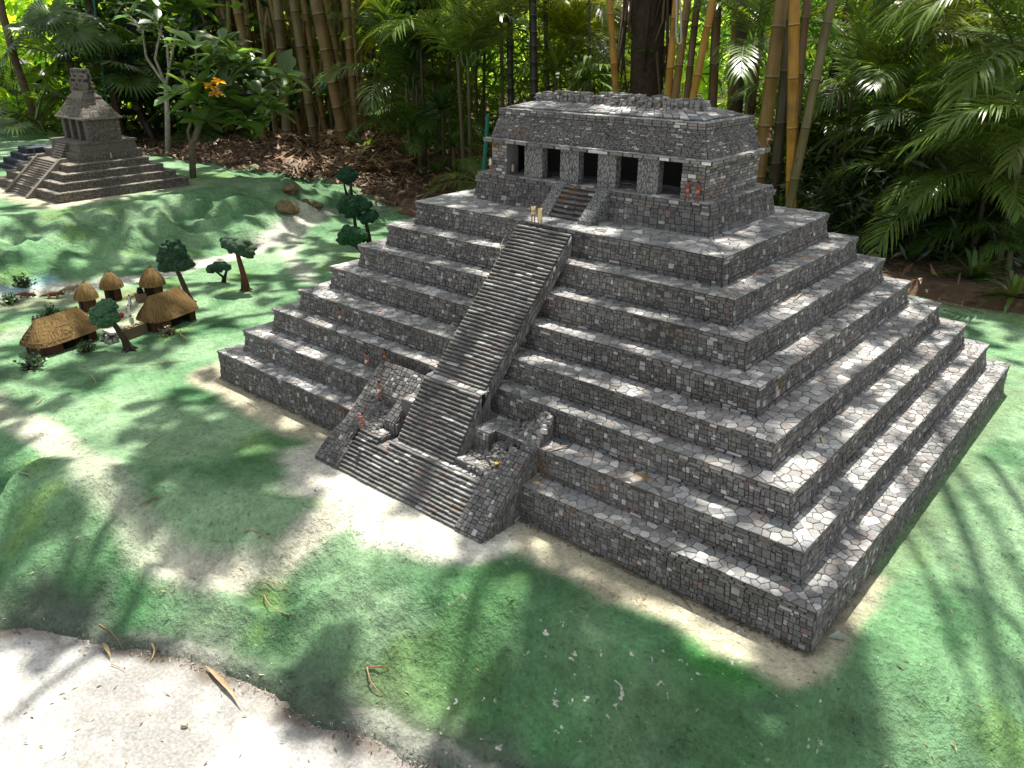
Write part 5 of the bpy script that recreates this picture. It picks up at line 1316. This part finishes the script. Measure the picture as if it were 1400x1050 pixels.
# ------------------------------------------------------------------ leaf litter
def litter(name, n, place, label, l0=.04, l1=.15, cols=((.14, .08, .04), (.20, .125, .07), (.09, .05, .025), (.28, .2, .13), (.13, .065, .03)), lift=.05):
    mb = MB()
    for _ in range(n):
        p = place(); a = rnd.uniform(0, 6.28); l = rnd.uniform(l0, l1); w = l*rnd.uniform(.05, .12); pit = rnd.uniform(-.35, .5); d = V((math.cos(a)*math.cos(pit), math.sin(a)*math.cos(pit), math.sin(pit))); s = V((-math.sin(a), math.cos(a), rnd.uniform(-.6, .6))).normalized()*w
        cu = V((0, 0, rnd.uniform(-.3, .15)*l)); c = rnd.choice(cols); f = rnd.uniform(.6, 1.3); c = tuple(x*f for x in c); z = V((0, 0, rnd.uniform(.0, lift)))
        q = [p+z-d*l*.5+cu, p+z, p+z+d*l*.5+cu]; b = len(mb.v)
        mb.v += [tuple(q[0]), tuple(q[1]-s), tuple(q[1]+s), tuple(q[2])]; mb.face((b, b+1, b+2), c); mb.face((b+1, b+3, b+2), c)
    o = mb.build(name, M_dry); o['kind'] = 'stuff'; o['label'] = label; return o
def pl():
    x = rnd.uniform(-9.5, 1.8)
    if x > -3.2 and rnd.random() < .75: x = rnd.uniform(-9.5, -3.2)
    y = yback(x)+abs(rnd.gauss(0, 1))*1.6-.12; return V((x, y, floor_z(x, y) if y > yback(x)+.1 else gz(x, y)+.01))
litter('leaf_litter', 11000, pl, 'brown dry bamboo and palm leaves covering the forest floor')
def pl2():
    p = atd(rnd.uniform(380, 560), 200, rnd.uniform(7.2, 10)); return V((p.x, p.y, floor_z(p.x, p.y)))
litter('leaf_litter', 2600, pl2, 'heaped pale dry bamboo sheaths under the left grove',   .08, .24, ((.20, .115, .06), (.13, .07, .034), (.27, .18, .105)), .16)
# twigs and dry leaves one can count
def twig(px, py, px2, py2, w, col, label, z=None, leaf=False, bend=.06, kind='twig'):
    w *= .5; bend *= .5; col = tuple(c*.75 for c in col)
    if z is None: A, B = ground(px, py), ground(px2, py2)
    else: A, B = onz(px, py, z), onz(px2, py2, z)
    d = B-A; s = V((-d.y, d.x, 0)); mb = MB(); K = 6; up = V((0, 0, w*1.1+.002))
    P = [A+d*(i/K)+s*bend*math.sin(math.pi*i/K)+up+V((0, 0, .15*w*math.sin(i*2.))) for i in range(K+1)]
    if z is None:
        P = [V((p.x, p.y, max(p.z, gz(p.x, p.y)+w*.9+.001))) for p in P]
    if leaf:
        s = s.normalized(); b = len(mb.v); pr = (.15, .7, 1, .95, .7, .4, .05)
        for i, p in enumerate(P): mb.v += [tuple(p-s*w*pr[i]+V((0, 0, w*.7*pr[i]))), tuple(p), tuple(p+s*w*pr[i]+V((0, 0, w*.5*pr[i])))]
        for i in range(K):
            o = b+3*i; f = rnd.uniform(.85, 1.15); mb.face((o, o+1, o+4, o+3), tuple(c*f for c in col)); mb.face((o+1, o+2, o+5, o+4), tuple(c*f*.85 for c in col))
    else: mb.tube(P, [w*(1-.55*i/K) for i in range(K+1)], 7, col)
    c = P[3]; mb.v = [tuple(V(v)-c) for v in mb.v]
    o = mb.build('dry_leaf' if leaf else kind, M_dry, None, True); o.location = c
    return tag(o, label, 'dry leaf' if leaf else 'twig', 'fallen leaves and twigs')
TAN = (.42, .27, .14); STR = (.52, .40, .2); RED = (.3, .12, .05)
twig(136, 855, 168, 889, .0035, TAN, 'straight brown twig crossing the edge of the concrete path')
twig(141, 882, 152, 902, .011, STR, 'pale dry leaf just below the straight twig on the concrete edge', leaf=True)
twig(152, 909, 172, 919, .0025, TAN, 'short thin twig on the concrete below the pale leaf')
twig(208, 882, 206, 906, .006, STR, 'curled pale leaf sheath on the rocky path edge', bend=.3)
twig(282, 914, 331, 968, .013, (.5, .33, .19), 'long pointed tan leaf on the concrete', leaf=True, bend=.03)
twig(361, 815, 396, 842, .0035, TAN, 'bent brown twig on the green slope above the path, lower of two', bend=-.18)
twig(365, 795, 394, 806, .003, TAN, 'short brown twig on the green slope, upper of two')
twig(502, 914, 524, 952, .004, TAN, 'curved arm of the forked brown twig on the dark green slope', bend=-.25)
twig(500, 914, 531, 913, .004, RED, 'straight reddish arm of the forked twig on the dark green slope', bend=.05)
twig(335, 729, 376, 740, .004, TAN, 'tan leaf strip lying on the white trail')
twig(190, 694, 226, 678, .008, RED, 'reddish dry leaf on the green left of the white trail', leaf=True)
twig(28, 648, 46, 656, .006, STR, 'pale leaf scrap on the green near the left edge', leaf=True)
twig(200, 612, 222, 597, .003, TAN, 'thin tan twig on the green above the white trail')
twig(50, 554, 64, 543, .004, STR, 'pale straw on the green below the nearest long hut')
twig(124, 514, 132, 526, .004, STR, 'pale straw at the tip of the leaning tree shadow')
twig(204, 500, 262, 448+46, .003, TAN, 'thin straw on the lit green between village and big pyramid')
twig(60, 1046, 108, 1024, .0016, (.3, .27, .24), 'thin grey stalk at the bottom left on the concrete', bend=.02)
twig(900, 788, 952, 844, .005, (.2, .12, .07), 'dark leaf strip leaning at the foot of the lowest terrace', leaf=True)
twig(338, 552, 352, 560, .004, STR, 'whitish straw at the foot of the lowest terrace left part')
T_ = ZT
twig(830, 417, 880, 421, .006, (.36, .2, .1), 'tan dry leaf on the sixth terrace right of the stairs', T_[5]+.002, True)
twig(490, 420, 533, 429, .007, RED, 'rust-coloured dry leaf on the fourth terrace at left', T_[3]+.002, True)
twig(1028, 378, 1068, 371, .008, (.42, .17, .08), 'orange-brown dry leaf on the right side of the seventh terrace', T_[6]+.002, True)
twig(1088, 411, 1102, 400, .006, STR, 'pale straw leaf on the right side of the sixth terrace', T_[5]+.002, True)
twig(1152, 432, 1170, 414, .004, STR, 'pale straw bits on the right side of the fifth terrace', T_[4]+.002)
twig(1196, 406, 1228, 404, .004, (.2, .12, .08), 'brown twig near the far right end of the fifth terrace', T_[4]+.002)
twig(1122, 599, 1125, 612, .004, STR, 'small straw on the right side of the third terrace', T_[2]+.002)
twig(745, 619, 783, 611, .008, (.3, .17, .1), 'brown dry leaf on the second terrace beside the right side block', T_[1]+.002, True)
twig(744, 667, 756, 668, .0, STR, 'x') if False else None
mb = MB(); p = onz(679, 637, .128); mb.pebble(p+V((0, 0, .008)), (.014, .012, .004), (.5, .33, .03)); tag(mb.build('dry_leaf', M_dry), 'small bright yellow leaf on the right side block of the lower stairs', 'dry leaf')
twig(684, 345, 701, 312, .002, TAN, 'thin straw curving down the upper left edge of the grand stairs', .64)
twig(1272, 413, 1345, 430, .008, (.22, .15, .09), 'brown stick lying behind the right rear corner of the big pyramid')
twig(1290, 425, 1322, 434, .006, (.2, .16, .08), 'shorter olive stick beside the brown one behind the pyramid corner')
mb = MB(); lumps(mb, [((0, 0, .004), .009)], (.5, .42, .31), rough=.5); o = mb.build('pebble', M_rock, None, True); o.location = ground(253, 992); tag(o, 'small tan pebble on the sunlit concrete', 'pebble')
mb = MB(); mb.v = [(0, 0, 0), (.03, .012, 0), (.012, .035, 0), (.002, .004, .006), (.028, .012, .006), (.012, .032, .006)]
for q in ((0, 2, 1), (3, 4, 5), (0, 1, 4, 3), (1, 2, 5, 4), (2, 0, 3, 5)): mb.face(q, (.35, .42, .34))
o = mb.build('stone_chip', M_rock); o.location = ground(1132, 872)+V((0, 0, .002)); tag(o, 'flat pale chip beside the near corner of the lowest terrace', 'stone chip')

def pg():
    while True:
        p_ = onz(rnd.uniform(0, 1400), rnd.uniform(520, 1050), -.1)
        if -2.5 < p_.x < 2.2 and padmask(p_.x, p_.y) > .03 or (p_.y < -.01 and rnd.random() < .3): return V((p_.x, p_.y, gz(p_.x, p_.y)+.001))
litter('ground_grit', 420, pg, 'tiny bits of dry leaf and grit scattered over the painted ground', .006, .022, ((.3, .2, .1), (.12, .08, .045), (.4, .33, .2), (.05, .04, .03)), .002)
def pe():
    while True:
        x = rnd.uniform(-.8, .85); y = rnd.uniform(-1.2, -.5); d = path_d(x, y)
        if abs(d+.008) < .03*rnd.random(): return V((x, y, gz(x, y)+.001))
litter('edge_crumbs', 900, pe, 'crumbs of soil, grit and dry leaf along the broken edge of the concrete', .004, .018, ((.07, .055, .04), (.16, .13, .1), (.04, .035, .028), (.3, .25, .18), (.42, .4, .36)), .004)
def pw():
    x = rnd.uniform(-1.2, 1.2); return V((x, .004-abs(rnd.gauss(0, .012)), gz(x, -.01)+.001))
litter('wall_base_debris', 700, pw, 'dark dirt and leaf crumbs gathered along the foot of the lowest terrace', .005, .02, ((.06, .045, .03), (.1, .07, .04), (.035, .03, .022), (.2, .14, .08)), .003)
# ------------------------------------------------------------------ far undergrowth (reads as one mass)
def leaf_cloud(name, n, place, size, colf, label, mat=M_far, wf=.22):
    vs = []; fs = []; cs = []
    for i in range(n):
        p = place(); s = size*rnd.uniform(.6, 1.4); d = V((rnd.uniform(-1, 1), rnd.uniform(-1, 1), rnd.uniform(-1, .6))).normalized(); u = d.cross(V((rnd.uniform(-1, 1), rnd.uniform(-1, 1), rnd.uniform(-1, 1)))).normalized()*s*wf
        b = len(vs); vs += [tuple(p), tuple(p+d*s*.5+u), tuple(p+d*s), tuple(p+d*s*.5-u)]; fs.append((b, b+1, b+2, b+3)); cs.append(colf())
    mb = MB(); mb.v = vs; mb.f = fs; mb.c = cs
    o = mb.build(name, mat); o['kind'] = 'stuff'; o['label'] = label; return o
def far_place(pxr, dr, zr, clump=.5, k=60):
    cl = [(atd(rnd.uniform(*pxr), 44, rnd.uniform(*dr)), rnd.uniform(*zr), rnd.uniform(.5, 1.3)) for _ in range(k)]
    def f():
        c, z, s = rnd.choice(cl); return V((c.x+rnd.gauss(0, clump*s), c.y+rnd.gauss(0, clump*s), max(.05, z+rnd.gauss(0, clump*.8*s))))
    return f
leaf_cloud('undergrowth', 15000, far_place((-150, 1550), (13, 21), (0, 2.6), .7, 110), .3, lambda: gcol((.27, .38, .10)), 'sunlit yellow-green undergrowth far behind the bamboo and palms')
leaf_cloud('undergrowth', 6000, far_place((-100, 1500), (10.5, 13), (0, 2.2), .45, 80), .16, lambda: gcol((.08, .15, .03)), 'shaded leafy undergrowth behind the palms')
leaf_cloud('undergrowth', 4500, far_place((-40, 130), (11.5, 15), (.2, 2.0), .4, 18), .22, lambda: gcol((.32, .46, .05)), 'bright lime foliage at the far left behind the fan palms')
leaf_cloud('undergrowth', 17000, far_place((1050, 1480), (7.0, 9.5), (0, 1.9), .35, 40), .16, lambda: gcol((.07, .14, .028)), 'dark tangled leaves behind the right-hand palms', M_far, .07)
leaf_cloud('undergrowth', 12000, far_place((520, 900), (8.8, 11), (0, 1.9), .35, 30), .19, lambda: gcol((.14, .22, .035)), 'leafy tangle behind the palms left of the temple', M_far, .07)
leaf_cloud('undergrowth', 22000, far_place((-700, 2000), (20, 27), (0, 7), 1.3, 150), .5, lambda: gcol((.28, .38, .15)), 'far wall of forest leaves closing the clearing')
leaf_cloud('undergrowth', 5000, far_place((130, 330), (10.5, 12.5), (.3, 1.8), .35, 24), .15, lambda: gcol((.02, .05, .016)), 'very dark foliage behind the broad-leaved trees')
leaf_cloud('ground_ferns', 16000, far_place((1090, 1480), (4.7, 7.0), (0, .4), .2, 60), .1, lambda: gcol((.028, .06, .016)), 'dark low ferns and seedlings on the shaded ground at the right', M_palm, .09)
# thicket of thin far bamboo
mb = MB()
for i in range(270):
    b = atd(rnd.uniform(285, 640), 44, rnd.uniform(10.6, 15)); x, y = b.x, b.y; lean = V((rnd.uniform(-.25, .25), rnd.uniform(-.25, .25), 1)); r_ = rnd.uniform(.012, .04); c = rnd.choice(((.20, .14, .05), (.30, .22, .08), (.14, .11, .04), (.24, .21, .08)))
    mb.tube([V((x, y, 0))+lean*t for t in (0, 1.2, 2.4, 4.2)], [r_, r_, r_*.9, r_*.7], 6, c, False)
o = mb.build('bamboo_thicket', M_bamboo); o['kind'] = 'stuff'; o['label'] = 'thicket of thin bamboo stems far behind the grove'
leaf_cloud('bamboo_thicket_foliage', 7000, far_place((290, 580), (11.5, 16), (.4, 2.6), .5, 70), .14, lambda: gcol((.32, .33, .1)), 'pale small bamboo leaves glinting in the far thicket')

# ------------------------------------------------------------------ big trees, their unseen crowns shaped along sun rays to cast the dapples
def poly_in(x, y, P):
    c = False; j = len(P)-1
    for i in range(len(P)):
        if (P[i][1] > y) != (P[j][1] > y) and x < (P[j][0]-P[i][0])*(y-P[i][1])/(P[j][1]-P[i][1])+P[i][0]: c = not c
        j = i
    return c
def PX(l, z=-.08): return [((onz(px, py, z)-SUN*(z/SUN.z)).x, (onz(px, py, z)-SUN*(z/SUN.z)).y) for px, py in l]
SHADE = [(PX([(705, 745), (860, 850), (1010, 925), (1120, 965), (1150, 1060), (560, 1080), (540, 990), (600, 930), (650, 860), (600, 790)]), .88),
         (PX([(440, 590), (455, 650), (400, 705), (250, 712), (175, 690), (205, 620), (290, 545), (370, 550)], 0), .9),
         (PX([(300, 505), (230, 545), (170, 600), (230, 600), (290, 540), (330, 520)], 0), .8),
         (PX([(45, 660), (190, 690), (255, 760), (170, 800), (30, 845), (-60, 860), (-60, 690)]), .55),
         (PX([(470, 770), (530, 800), (430, 880), (350, 925), (370, 870)]), .35),
         (PX([(120, 300), (200, 300), (130, 370), (60, 380)], .1), .5), (PX([(240, 280), (330, 285), (250, 350), (190, 360)], .1), .6),
         (PX([(0, 330), (60, 310), (30, 400), (-40, 420)], .1), .3), (PX([(330, 400), (470, 330), (500, 350), (400, 400)], 0), .5), (PX([(0, 470), (150, 500), (100, 560), (-40, 560)], 0), .45)]
LIT = [PX([(55, 560), (110, 595), (195, 685), (290, 725), (420, 712), (420, 745), (270, 750), (190, 738), (110, 675), (35, 610)], 0), (PX([(440, 640), (600, 730), (680, 745), (600, 770), (380, 745), (250, 745), (250, 718), (420, 712)], 0)), (PX([(40, 575), (90, 580), (95, 615), (50, 610)], 0)), (PX([(735, 735), (1100, 915), (1110, 945), (960, 890), (840, 825), (720, 755)], 0)),
       (PX([(-100, 900), (250, 930), (420, 1000), (560, 1100), (-200, 1150)], -.25)), (PX([(1180, 700), (1400, 560), (1420, 1060), (1200, 1060), (1150, 900)], -.1)), (PX([(290, 520), (420, 580), (390, 590), (290, 535)], 0))]
def in_region(x, y): return -9 < x < 3.4 and -2.4 < y < 8
def shade(x, y):
    for P in LIT:
        if poly_in(x, y, P): return .0
    for P, s in SHADE:
        if poly_in(x, y, P): return s
    a, b = x*SUNH.x+y*SUNH.y, x*SUNH.y-y*SUNH.x      # along and across the sun's heading
    n = noise.noise(V((a*1.2, b*3.0, 5.)))+.6*noise.noise(V((a*3.2, b*6.0, 8.)))
    if padmask(x, y) < .02 and y > .0: return .8 if n > (.05 if y < .4 else .2) else .05      # the pyramid: dapples
    if -7.2 < x < -3.6 and 1.7 < y < 3.3: return .85 if n > .12 else .05
    if y > yback(x)-.2 and y > 2: return .9 if n > (.05 if x > -1.6 else (-.42 if y < yback(x)+1 else -.05)) else .08
    if x < -3.2 and y > 1.2: return .85 if n > -.2 else .1
    if x < -1.3: return .5 if n > .14 else .05
    return .55 if n > .2 else .06
crowns = [MB(), MB(), MB()]
CL = (.045, .10, .022); NLEAF = 44000; LS = .19
for i in range(NLEAF):
    x = rnd.uniform(-9, 3.3); y = rnd.uniform(-2.3, 7.5)
    if rnd.random() > shade(x, y): continue
    h = rnd.uniform(4.2, 6.2); p = V((x, y, 0))+SUN*(h/SUN.z)
    which = 0 if p.x < -4.0 else (1 if p.x < .2 else 2)
    d = V((rnd.uniform(-1, 1), rnd.uniform(-1, 1), rnd.uniform(-.7, .4))).normalized(); u = d.cross(V((rnd.uniform(-.5, .5), rnd.uniform(-.5, .5), 1))).normalized(); s = LS*rnd.uniform(.7, 1.25)
    q = p-d*s*.5; crowns[which].poly((q, q+d*s*.3+u*s*.22, q+d*s*.65+u*s*.2, q+d*s, q+d*s*.65-u*s*.2, q+d*s*.3-u*s*.22), gcol(CL))
TREES = [((38, 130), 9.6, 10, (.13, .09, .055), 'tree with slim brown trunk at the far left, crown above the picture'), ((880, 110), 7.2, 42, (.05, .036, .024), 'big dark root-hung trunk left of the yellow bamboo, crown above the picture'), ((1425, 60), 6.2, 17, (.10, .10, .07), 'unseen grey-green trunk beyond the right edge, crown above laid out for shade')]
for k, (pp, d, w, c, lab) in enumerate(TREES):
    b = atd(*pp, d); g = floor_z(b.x, b.y); b = V((b.x, b.y, g)); t = thing('tree', lab, 'tree', b, 0, None); r_ = w/2*d/F_PX
    ctr = V((0, 0, 0)); vs = crowns[k].v
    lean = (-.12, .02, .05)[k]
    mb = MB(); K = 10; top = 5.0; mb.tube([RT*(lean*(i/K)*1.2)+V((.04*math.sin(i), .04*math.cos(i*1.3), -.1+top*i/K)) for i in range(K+1)], [r_*(1.35 if i == 0 else 1.05-.45*i/K) for i in range(K+1)], 12, c); mb.build('trunk', M_wood, t, True)
    if k == 1:
        mb = MB()
        for i in range(70):   # hanging aerial roots
            a = rnd.uniform(0, 6.28); rr_ = r_*rnd.uniform(.95, 1.5); z0 = rnd.uniform(1.0, 3.2); x, y = math.cos(a)*rr_, math.sin(a)*rr_
            mb.tube([(x, y, z0), (x+rnd.uniform(-.06, .06), y+rnd.uniform(-.06, .06), z0*.6), (x+rnd.uniform(-.1, .1), y+rnd.uniform(-.1, .1), max(.1, z0-rnd.uniform(.6, 1.6)))], [.014, .011, .004], 5, rnd.choice(((.09, .06, .035), (.14, .1, .06), (.05, .035, .022))))
        mb.build('hanging_roots', M_wood, t, True)
    n = len(vs)
    for j in range(9):
        q = V(vs[rnd.randrange(n)])-b-V((0, 0, .1)); s0 = V((RT.x*lean, RT.y*lean, rnd.uniform(3.2, 4.8)))
        mb = MB(); mid = s0.lerp(q, .5)+V((rnd.uniform(-.3, .3), rnd.uniform(-.3, .3), .3)); mb.tube([s0, mid, q], [.045, .03, .012], 7, c); mb.build('limb', M_wood, t, True)
    crowns[k].v = [tuple(V(v)-b) for v in vs]
    crowns[k].build('crown', M_leaf, t)
    if k == 2:    # unseen limbs added to streak the green right of the pyramid with shadow
        for line, w_ in (([(1205, 770), (1250, 850), (1290, 930), (1335, 1060)], .018), ([(1262, 690), (1310, 800), (1345, 880), (1352, 960), (1390, 1060)], .028), ([(1338, 690), (1400, 760), (1450, 800)], .022), ([(1300, 880), (1345, 880), (1400, 900)], .02)):
            mb = MB(); P = [V((*Z2(px, py, -.15), -.15))+SUN*((5.0+.12*i)/SUN.z)-b for i, (px, py) in enumerate(line)]; mb.tube(P, [w_*(1.0-.12*i) for i in range(len(P))], 7, c); mb.build('limb', M_wood, t, True)
    if k == 1:  # more added limbs overhead, placed for shadow streaks at left and front
        for line, w_ in (([(470, 625), (300, 700), (180, 770), (60, 845), (20, 880)], .028), ([(700, 760), (640, 860), (585, 960)], .02), ([(420, 560), (340, 640), (270, 690)], .025), ([(180, 700), (100, 760), (-20, 800)], .022)):
            mb = MB(); P = [V((*Z2(px, py, -.08), -.08))+SUN*((4.6+.1*i)/SUN.z)-b for i, (px, py) in enumerate(line)]; mb.tube(P, [w_*(1.0-.12*i) for i in range(len(P))], 7, c); mb.build('limb', M_wood, t, True)
print('vegetation', time.time()-T0)

# ------------------------------------------------------------------ light
w = bpy.data.worlds.new('World'); sc.world = w; w.use_nodes = True
nt = w.node_tree; bg = nt.nodes['Background']; sky = nt.nodes.new('ShaderNodeTexSky'); sky.sky_type = 'NISHITA'; sky.sun_disc = False
sky.sun_elevation = SUN_EL; sky.sun_rotation = math.atan2(SUNH.x, SUNH.y); sky.air_density = 1.0; sky.dust_density = 2.0; sky.ozone_density = 1.0
hs = nt.nodes.new('ShaderNodeHueSaturation'); hs.inputs['Saturation'].default_value = .22; nt.links.new(sky.outputs[0], hs.inputs['Color']); nt.links.new(hs.outputs[0], bg.inputs[0]); bg.inputs[1].default_value = .12
sd = bpy.data.lights.new('sun', 'SUN'); sd.energy = 5.0; sd.angle = R(.53); sd.color = (1, .95, .86)
so = bpy.data.objects.new('sun', sd); COL.objects.link(so); so.rotation_euler = SUN.to_track_quat('Z', 'Y').to_euler(); so.location = (0, 0, 8)
sc.view_settings.view_transform = 'Standard'; sc.view_settings.look = 'None'; sc.view_settings.exposure = 1.0; sc.view_settings.gamma = 1
sc.cycles.max_bounces = 6; sc.cycles.diffuse_bounces = 3; sc.cycles.glossy_bounces = 2; sc.cycles.transmission_bounces = 3; sc.cycles.transparent_max_bounces = 4
print('done', time.time()-T0)
